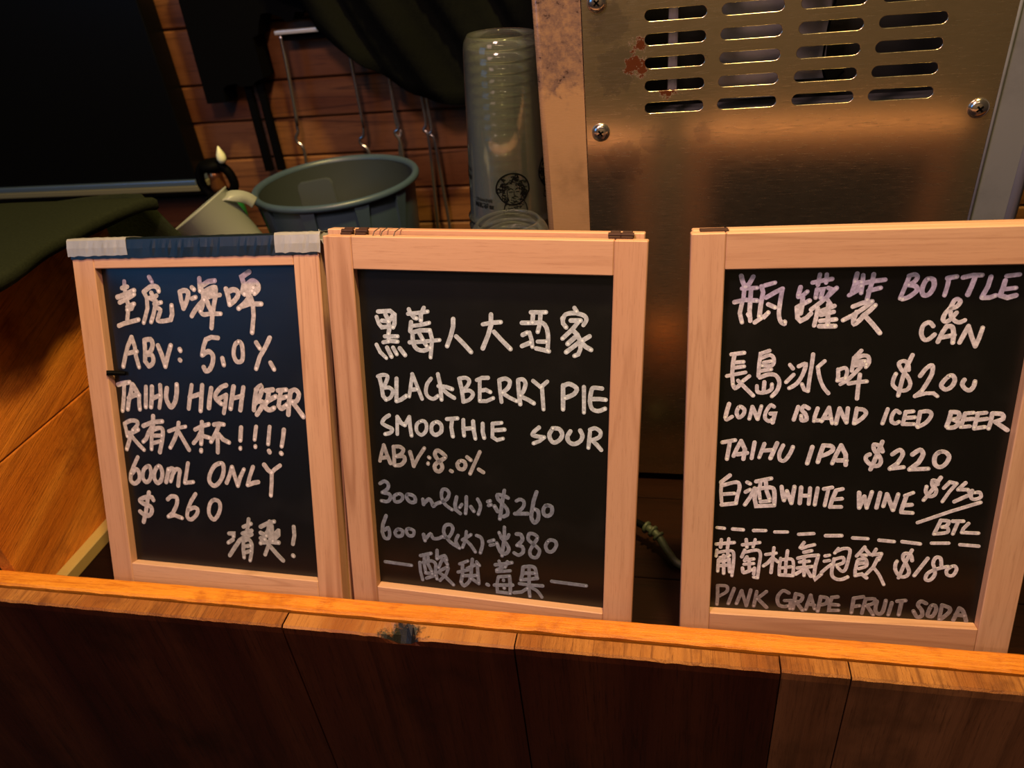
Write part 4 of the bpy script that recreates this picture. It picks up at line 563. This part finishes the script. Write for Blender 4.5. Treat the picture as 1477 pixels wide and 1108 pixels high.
# ------------------------------------------------------------------ cups and lids on a box
tag(obj('storage_box', bx(-.275, -.143, .70, .905, .0005, .185, bev=.002), plain('dark_box', (.03, .018, .01), .6)), 'dark wooden box behind the middle chalkboard under the clear cups', 'box')
def clear(name, milk=.06, tint=(.80, .88, .80), g=.5):
    t = NT(name); N, L = t.N, t.L
    tr = N.new('ShaderNodeBsdfTransparent'); tr.inputs[0].default_value = (.985, .99, .985, 1)
    gl = N.new('ShaderNodeBsdfGlossy'); gl.inputs['Roughness'].default_value = .09; df = N.new('ShaderNodeBsdfDiffuse'); df.inputs[0].default_value = (*tint, 1)
    fr = N.new('ShaderNodeFresnel'); fr.inputs[0].default_value = 1.45
    m1 = N.new('ShaderNodeMixShader'); m1.inputs[0].default_value = milk; L.new(tr.outputs[0], m1.inputs[1]); L.new(df.outputs[0], m1.inputs[2])
    m2 = N.new('ShaderNodeMixShader'); L.new(t.math('MULTIPLY', fr.outputs[0], g), m2.inputs[0]); L.new(m1.outputs[0], m2.inputs[1]); L.new(gl.outputs[0], m2.inputs[2])
    L.new(m2.outputs[0], t.out.inputs['Surface']); return t.m
M_cup = clear('clear_plastic', .036, (.85, .93, .76), 1.0); M_lid = clear('clear_lid_plastic', .03, (.85, .9, .88), .6)
CX, CY = -.1965, .842
tilt = Matrix.Rotation(math.radians(2.6), 3, 'Y') @ Matrix.Rotation(math.radians(0), 3, 'X')
CUPH = .205; prof = [(.0475, 0), (.0500, .001), (.0505, .004), (.0480, .0065), (.0478, .012), (.0460, .06), (.0440, .12), (.0425, .17), (.0418, .186), (.0405, .193), (.0375, .1985), (.0360, .2005), (.0352, .1990), (.0340, .1975), (.02, .197), (.0005, .197)]
cm = bmesh.new(); lathe(cm, prof, n=56); cme = bpy.data.meshes.new('clear_cup'); bmesh.ops.recalc_face_normals(cm, faces=cm.faces); cm.to_mesh(cme); cm.free(); cme.materials.append(M_cup)
for p in cme.polygons: p.use_smooth = True
NC = 17; pitch = .0113; zbase = .1865
for i in range(NC):
    top = i == NC-1
    lab = 'topmost clear plastic cup of the upside-down stack, printed with a black portrait emblem' if top else 'clear plastic cup nested inside the upside-down stack beside the machine'
    z = zbase+pitch*i; off = tilt @ Vector((0, 0, z-zbase))
    if top:
        r = thing('plastic_cup', lab, 'cup', (CX+off.x, CY+off.y, zbase+off.z), 'upside-down clear cups in one stack'); r.rotation_euler = tilt.to_euler()
        link('cup_body', cme, None, r); topcup = r
    else:
        r = link('plastic_cup', cme); tag(r, lab, 'cup', 'upside-down clear cups in one stack'); r.location = (CX+off.x, CY+off.y, zbase+off.z); r.rotation_euler = tilt.to_euler()
# print on the cup: angle a round the cup (seen from the camera), height z up the inverted cup
M_print = plain('black_print', (.003, .003, .003), .7, spec=.05)
def cup_r(z): return .0478-(z-.012)*(.0053/.158)+.0004
A0 = -PI/2+math.radians(-13)
def cp(u, v, e=0):  # u metres to the right, v metres up from the rim
    r = cup_r(v)+e; a = A0+u/.046; return (r*math.cos(a), r*math.sin(a), v)
def cup_line(bm, pts, wd):
    pts = smooth_path([(p[0], p[1], 0) for p in pts], 4) if len(pts) > 2 else [Vector((*p, 0)) for p in pts]
    for a, b in zip(pts, pts[1:]):
        d = (b-a)
        if d.length < 1e-6: continue
        d.normalize(); nn = Vector((-d.y, d.x, 0))*wd/2; a2 = a-d*wd*.3; b2 = b+d*wd*.3
        bm.faces.new([bm.verts.new(cp(q.x, q.y, .0001)) for q in (a2+nn, a2-nn, b2-nn, b2+nn)])
def emblem(bm, ux, uz, s, seed=2):
    rnd = random.Random(seed); ol_ = []
    for k in range(33):
        a = 2*PI*k/32; r = 1.0
        x = math.cos(a); z = math.sin(a)
        ol_.append((ux+s*x*(1.0 if z > -.2 else .92), uz+s*.95*z))
    cup_line(bm, ol_, .0016)
    body = [(ux-s*.42, uz-s*.75), (ux-s*.55, uz-s*1.1), (ux-s*.5, uz-s*1.55), (ux+s*.7, uz-s*1.55), (ux+s*.78, uz-s*1.1), (ux+s*.62, uz-s*.72)]
    cup_line(bm, body, .0011)
    for k in range(95):  # dense curly scribble
        a = rnd.uniform(0, 2*PI); r = math.sqrt(rnd.uniform(.12, 1))*s*.9; x = ux+r*math.cos(a); z = uz+r*math.sin(a)*.93
        if abs(x-ux-.1*s) < s*.42 and z < uz+.25*s: continue
        q = rnd.uniform(.4, 1.2)*s*.12; a1 = rnd.uniform(0, 6)
        cup_line(bm, [(x+q*math.cos(a1+t_), z+q*math.sin(a1+t_)) for t_ in (0, 1.3, 2.6, 3.9)], .0009)
    for k in range(60):
        x = ux+rnd.uniform(-.45, .65)*s; z = uz-rnd.uniform(.55, 1.5)*s; cup_line(bm, [(x, z), (x+rnd.uniform(-.2, .2)*s, z+rnd.uniform(-.08, .08)*s)], .0008)
    for dx_ in (-.12, .28):
        cup_line(bm, [(ux+(dx_-.14)*s, uz-.02*s), (ux+dx_*s, uz+.06*s), (ux+(dx_+.14)*s, uz-.03*s)], .0009); cup_line(bm, [(ux+(dx_-.1)*s, uz-.15*s), (ux+(dx_+.1)*s, uz-.15*s)], .0009)
    cup_line(bm, [(ux+.08*s, uz-.1*s), (ux+.05*s, uz-.35*s), (ux+.15*s, uz-.36*s)], .0007); cup_line(bm, [(ux-.1*s, uz-.5*s), (ux+.1*s, uz-.44*s), (ux+.3*s, uz-.5*s)], .0009)
    for q in (-.32, .5): cup_line(bm, [(ux+q*s, uz+.2*s), (ux+(q*1.1)*s, uz-.3*s), (ux+q*.8*s, uz-.7*s)], .0009)
    cup_line(bm, [(ux-.1*s, uz+.35*s), (ux+.05*s, uz+.7*s), (ux+.22*s, uz+.35*s)], .0008)
bm = bmesh.new(); emblem(bm, .0235, .047, .0185); emblem(bm, .0760, .058, .0185, 5)
obj('printed_emblem', bm, M_print, topcup)
def cup_text(body, u, v, size):
    cu_ = bpy.data.curves.new('t', 'FONT'); cu_.body = body; cu_.size = size; cu_.align_x = 'CENTER'; cu_.align_y = 'CENTER'; cu_.offset = size*.012
    to = bpy.data.objects.new('t', cu_); COL.objects.link(to); dg = bpy.context.evaluated_depsgraph_get()
    me = bpy.data.meshes.new_from_object(to.evaluated_get(dg)); bpy.data.objects.remove(to)
    for vt in me.vertices:
        x, y = -vt.co.x, -vt.co.y  # upside down, as the cup is
        vt.co = cp(u+x, v+y, .0001)
    me.materials.clear(); return link('printed_text', me, M_print, topcup)
cup_text('BREWING', -.012, .0335, .0052); cup_text('臺虎精釀', -.012, .0275, .0068)
cup_text('TAIHU BREWING', -.0485, .0640, .0046); cup_text('臺虎精釀', -.0470, .0560, .0075)
# dome lids
lp = [(.0440, 0), (.0455, .0008), (.0458, .003), (.0435, .0045), (.0432, .007), (.0420, .012), (.0390, .018), (.0345, .0225), (.0335, .0235), (.0325, .0230), (.0322, .0205)]
lm = bmesh.new(); lathe(lm, lp, n=52); lme = bpy.data.meshes.new('dome_lid'); bmesh.ops.recalc_face_normals(lm, faces=lm.faces); lm.to_mesh(lme); lm.free(); lme.materials.append(M_lid)
for p in lme.polygons: p.use_smooth = True
NL = 20
for i in range(NL):
    r = link('dome_lid', lme); r.location = (-.1715, .7500, .186+.0098*i)
    tag(r, 'clear open dome lid on top of the lid stack before the cups' if i == NL-1 else 'clear dome lid within the lid stack before the clear cups', 'lid', 'clear dome lids in one stack')

# ------------------------------------------------------------------ bucket, jug, gas bottle
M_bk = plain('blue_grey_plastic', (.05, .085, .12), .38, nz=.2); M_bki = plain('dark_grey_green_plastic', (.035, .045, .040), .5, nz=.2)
BX, BY, BZ = -.552, 1.155, .323
bk = thing('mop_bucket', 'blue-grey plastic bucket with inner divider standing behind the leftmost chalkboard', 'bucket', (BX, BY, 0))
bm = bmesh.new(); lathe(bm, [(.0001, .001), (.108, .001), (.112, .006), (.131, BZ-.012)], n=64); obj('bucket_body', bm, M_bk, bk, True)
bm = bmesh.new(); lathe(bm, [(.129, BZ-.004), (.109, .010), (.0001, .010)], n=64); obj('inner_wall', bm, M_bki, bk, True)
bm = bmesh.new(); lathe(bm, [(.1285, BZ-.006), (.130, BZ-.001), (.134, BZ+.0012), (.1385, BZ), (.1405, BZ-.004), (.1395, BZ-.009), (.136, BZ-.010), (.131, BZ-.012)], n=64); obj('rolled_rim', bm, M_bk, bk, True)
bm = bmesh.new(); pts = [(-.087, .08), (-.090, .296), (-.088, .304), (-.082, .309), (-.034, .3155), (-.026, .314), (-.022, .307), (-.018, .22), (-.014, .08)]
prism(bm, pts, .030, .035); bmesh.ops.bevel(bm, geom=[e for e in bm.edges if abs(e.verts[0].co.y-e.verts[1].co.y) < 1e-6], offset=.0015, segments=2, affect='EDGES')
obj('divider', bm, plain('divider_grey', (.075, .09, .082), .4), bk)
for a in (-88, -52, -20, -125, -160, 40, 90, 140):
    a = math.radians(a); bm = bmesh.new()
    c_, s_ = math.cos(a), math.sin(a); vv = []
    for (r, z, hw) in ((.1375, BZ-.008, .012), (.1285, BZ-.075, .006), (.1245, BZ-.075, .006), (.1305, BZ-.010, .012)):
        for q in (-1, 1): vv.append(bm.verts.new((r*c_-q*hw*s_, r*s_+q*hw*c_, z)))
    for f in ((0, 1, 3, 2), (2, 3, 5, 4), (4, 5, 7, 6), (6, 7, 1, 0), (0, 2, 4, 6), (1, 7, 5, 3)): bm.faces.new([vv[k] for k in f])
    obj('rim_rib', bm, M_bk, bk)
# jug
t = NT('translucent_white_plastic'); tl = t.N.new('ShaderNodeBsdfTranslucent'); tl.inputs[0].default_value = (.72, .76, .68, 1); mx = t.N.new('ShaderNodeMixShader'); mx.inputs[0].default_value = .35
t.done((.42, .45, .39), .35); t.L.new(t.b.outputs[0], mx.inputs[1]); t.L.new(tl.outputs[0], mx.inputs[2]); t.L.new(mx.outputs[0], t.out.inputs['Surface']); M_jug = t.m
az = Vector((.50, .08, -.86)).normalized(); ax_ = (Vector((0, 1, 0))-az*az.y).normalized(); ay_ = az.cross(ax_)
JR = Matrix((ax_, ay_, az)).transposed()
jc = Vector((-.706, .985, .336))
m4 = JR.to_4x4(); m4.translation = jc
jug = thing('measuring_jug', 'translucent white plastic jug hanging tilted by its handle on the bucket rim', 'jug', mat4=m4)
bm = bmesh.new(); lathe(bm, [(.0525, 0), (.0555, -.0005), (.0555, .0015), (.0535, .003), (.0440, .122), (.0425, .125), (.0001, .125)], n=40); o = obj('jug_body', bm, M_jug, jug, True)
md = o.modifiers.new('s', 'SOLIDIFY'); md.thickness = .0012
inv = m4.inverted()
bm = bmesh.new(); hp = smooth_path([inv @ Vector(p) for p in ((-.664, .985, .350), (-.652, .99, .354), (-.640, 1.0, .3505), (-.632, 1.01, .343), (-.627, 1.016, .334))], 5)
rr = []
prev = None
for i, p in enumerate(hp):
    tng = (hp[min(i+1, len(hp)-1)]-hp[max(i-1, 0)]).normalized(); wdir = (inv.to_3x3() @ Vector((.35, .85, .25))); wdir = (wdir-tng*wdir.dot(tng)).normalized(); nrm = tng.cross(wdir)
    row = [bm.verts.new(p+wdir*a_+nrm*b_) for a_, b_ in ((-.009, -.002), (.009, -.002), (.009, .001), (-.009, .001))]
    if prev:
        for k in range(4): bm.faces.new((prev[k], prev[(k+1) % 4], row[(k+1) % 4], row[k]))
    else: bm.faces.new(row)
    prev = row
bm.faces.new(prev[::-1]); obj('handle', bm, M_jug, jug, True)
# gas bottle
gb = thing('gas_bottle', 'small green gas bottle with black valve head and pale tip behind the white jug', 'bottle', (-.835, 1.25, 0))
bm = bmesh.new(); lathe(bm, [(.0001, 0), (.034, .001), (.036, .006), (.036, .240), (.033, .256), (.022, .266), (.0001, .266)], n=32); obj('bottle_body', bm, plain('green_paint', (.012, .16, .035), .35), gb, True)
bm = bmesh.new(); lathe(bm, [(.0001, .262), (.030, .262), (.031, .268), (.026, .274), (.019, .280), (.0001, .280)], n=28); lathe(bm, [(.0001, .322), (.022, .322), (.024, .327), (.023, .334), (.010, .340), (.0001, .340)], n=28)
for s_ in (-1, 1): tube(bm, smooth_path([(s_*.020, 0, .272), (s_*.033, 0, .29), (s_*.030, -.002, .315), (s_*.014, -.004, .332)]), .0085, 10)
obj('valve_head', bm, M_black, gb, True)
bm = bmesh.new(); lathe(bm, [(.0001, .278), (.013, .279), (.0145, .29), (.0125, .305), (.0145, .322), (.0001, .323)], n=24); obj('amber_neck', bm, plain('amber_brass', (.30, .12, .04), .25, .7), gb, True)
bm = bmesh.new(); lathe(bm, [(.0001, .334), (.006, .336), (.0085, .343), (.0078, .350), (.0045, .358), (.0015, .3645), (.0001, .366)], (.031, -.012, 0), 20); obj('pale_tip', bm, plain('pale_yellow_plastic', (.85, .88, .55), .35), gb, True)
bm = bmesh.new(); tube(bm, [(.012, -.006, .334), (.031, -.012, .338)], .004, 8); obj('tip_arm', bm, M_black, gb, True)

# ------------------------------------------------------------------ things on the back wall
def P(px, pz, Y, y=None): return (px*Y/1.3, y if y is not None else Y, .68+pz*Y/1.3)
Yh = 1.365
M_chr = plain('chrome_wire', (.62, .58, .54), .25, .95)
rl = thing('wall_rail', 'short bright steel rail fixed on the plank wall above the bucket', 'rail', (-.65, 1.38, .525))
def RL(o): return W2(o, rl)
RL(obj('rail_bar', bx(-.700, -.607, 1.352, 1.366, .5245, .5315, bev=.002), plain('bright_steel', (.80, .82, .70), .35, .3))); RL(obj('rail_back', bx(-.695, -.612, 1.366, 1.397, .512, .527, bev=.001), M_black))
def wire(pts, r=.0022, mat=None):
    bm = bmesh.new(); tube(bm, smooth_path(pts, 5), r, 8); return obj('wire', bm, mat or M_chr, smooth=True)
def hook(base, label, paths, r=.0034):
    h = thing('steel_hook', label, 'hook', base, 'steel wire hooks hanging on the plank wall')
    for p in paths: W2(wire(p, r), h)
    return h
hook(P(-.6616, -.15, Yh), 'leftmost steel wire hook, hanging from the short rail above the bucket', [[P(-.662, -.149, Yh), P(-.664, -.20, Yh), P(-.668, -.26, Yh), P(-.6725, -.300, Yh), P(-.6735, -.312, Yh), P(-.6800, -.322, Yh), P(-.6790, -.331, Yh), P(-.672, -.338, Yh), P(-.6705, -.350, Yh), P(-.6726, -.372, Yh), P(-.674, -.40, Yh)],
      [P(-.660, -.149, Yh, Yh-.004), P(-.662, -.20, Yh, Yh-.004), P(-.6690, -.30, Yh, Yh-.004)]])
hook(P(-.545, -.18, Yh), 'second steel wire hook from the left, ending just above the bucket rim', [[P(-.5435, -.08, Yh), P(-.5443, -.185, Yh), P(-.5440, -.25, Yh), P(-.5457, -.318, Yh), P(-.5560, -.331, Yh), P(-.5550, -.341, Yh), P(-.546, -.349, Yh), P(-.542, -.37, Yh)],
      [P(-.5410, -.08, Yh, Yh-.004), P(-.5415, -.185, Yh, Yh-.004), P(-.5430, -.31, Yh, Yh-.004)]])
hook(P(-.481, -.24, Yh), 'third steel wire hook from the left with a twisted lower loop', [[P(-.481, -.12, Yh), P(-.481, -.239, Yh), P(-.4815, -.309, Yh), P(-.4755, -.322, Yh), P(-.4800, -.335, Yh), P(-.484, -.356, Yh), P(-.485, -.38, Yh)],
      [P(-.4775, -.12, Yh, Yh-.004), P(-.4790, -.27, Yh, Yh-.004), P(-.4770, -.312, Yh, Yh-.004), P(-.4860, -.322, Yh, Yh-.004), P(-.4790, -.338, Yh, Yh-.004), P(-.4800, -.38, Yh, Yh-.004)]])
hook(P(-.425, -.27, Yh), 'rightmost steel wire pair, two long prongs hanging beside the clear cups', [[P(-.4280, -.15, Yh), P(-.4270, -.271, Yh), P(-.4270, -.310, Yh), P(-.4330, -.322, Yh), P(-.4260, -.334, Yh), P(-.4300, -.42, Yh), P(-.4354, -.506, Yh), P(-.437, -.56, Yh)],
      [P(-.4180, -.15, Yh, Yh-.005), P(-.4170, -.275, Yh, Yh-.005), P(-.4160, -.318, Yh, Yh-.005), P(-.4210, -.328, Yh, Yh-.005), P(-.4140, -.340, Yh, Yh-.005), P(-.4120, -.42, Yh, Yh-.005), P(-.4100, -.504, Yh, Yh-.005), P(-.409, -.56, Yh, Yh-.005)],
      [P(-.4230, -.15, Yh, Yh+.005), P(-.4220, -.32, Yh, Yh+.005)]], .0032)
Yb = 1.345
pl = [(-.834, -.0), (-.834, -.082), (-.8392, -.2535), (-.8008, -.2532), (-.7985, -.2300), (-.7894, -.2238), (-.7700, -.2225), (-.764, -.2280), (-.7400, -.2280), (-.7291, -.2204), (-.7143, -.2166), (-.7143, -.150), (-.7033, -.1461), (-.6960, -.128), (-.6884, -.1147), (-.6750, -.1140), (-.655, -.122), (-.645, -.131), (-.632, -.128), (-.625, -.116), (-.61, -.118), (-.60, -.10), (-.60, 0)]
bk2 = thing('wall_bracket', 'large black bracket with two thin prongs hanging against the plank wall', 'bracket', P(-.77, -.2, Yb, 1.37))
bm = bmesh.new(); prism(bm, [(a*Yb/1.3, .68+b_*Yb/1.3) for a, b_ in pl], Yb, Yb+.045); W2(obj('bracket_plate', bm, M_black), bk2)
for (xa, xb) in ((-.7575, -.7600), (-.7330, -.7345)):
    a = P(xa, -.22, Yb); b_ = P(xb, -.385, Yb)
    bm = bmesh.new(); vv = [(a[0]-.0065, a[2]), (a[0]+.0065, a[2]), (b_[0]+.0075, b_[2]), (b_[0]-.0075, b_[2])]; prism(bm, vv, Yb+.012, Yb+.022); W2(obj('prong', bm, M_black), bk2)
# black screen on the wall
sn = thing('wall_screen', 'large black screen on the wall at the left with a blue-grey lower edge', 'screen', (-1.4, 1.38, .26))
W2(obj('screen_body', bx(-1.95, -.944, 1.345, 1.395, .275, 1.2, bev=.003), M_screen), sn); W2(obj('lower_trim', bx(-1.95, -.944, 1.338, 1.395, .2645, .2745, bev=.002), M_trim), sn)
W2(obj('sill', bx(-1.95, -.938, 1.335, 1.397, .2535, .2640, bev=.001), M_sill), sn)
# black apron with folds
bm = bmesh.new(); g = []
low = [(-.66, .60), (-.617, .577), (-.597, .532), (-.527, .470), (-.447, .418), (-.367, .392), (-.29, .375), (-.20, .37), (-.12, .372)]
def lowz(x):
    for (a, za), (b_, zb) in zip(low, low[1:]):
        if a <= x <= b_: return za+(zb-za)*(x-a)/(b_-a)
    return low[-1][1]
for i in range(61):
    x = -.66+.54*i/60; z0 = lowz(x); row = []
    for j in range(31):
        s = j/30; z = z0+(1.05-z0)*s
        ph = (x+.55*(z-.4))*52; y = 1.315+.013*math.sin(ph)+.007*math.sin(ph*2.3+1)+.010*math.sin((x-.3*z)*22)
        row.append(bm.verts.new((x+.004*math.cos(ph), y, z)))
    g.append(row)
for a, b_ in zip(g, g[1:]):
    for j in range(30): bm.faces.new((a[j], a[j+1], b_[j+1], b_[j]))
ap = obj('black_apron', bm, M_apron, smooth=True); md = ap.modifiers.new('s', 'SOLIDIFY'); md.thickness = .003
tag(ap, 'black folded apron hanging on the back wall above the bucket and cups', 'apron')

# ------------------------------------------------------------------ power cord in the gap
cd = thing('power_cord', 'pale grey-green power cord with ribbed collar in the gap between the two right chalkboards', 'cord', (.0, .70, .03))
M_cd = plain('pale_cord', (.055, .066, .048), .5)
path = smooth_path([(-.060, .70, .020), (-.035, .685, .026), (-.0110, .668, .025), (.003, .652, .014), (.015, .640, .0065), (.035, .636, .006), (.07, .66, .006), (.12, .72, .006), (.14, .79, .006)], 6)
bm = bmesh.new(); tube(bm, path[9:], .0048, 12); W2(obj('cable', bm, M_cd, smooth=True), cd)
bm = bmesh.new(); tube(bm, path[:14], .0042, 12); W2(obj('cable_core', bm, M_black, smooth=True), cd)
for k in (9, 11, 13):
    d = (path[k+1]-path[k]).normalized(); q = d.to_track_quat('Z', 'Y').to_matrix(); bm = bmesh.new()
    lathe(bm, [(.0044, -.0022), (.0076, -.0015), (.0078, .0012), (.0046, .0020)], path[k], 20, ax=q); W2(obj('collar_rib', bm, M_cd, smooth=True), cd)
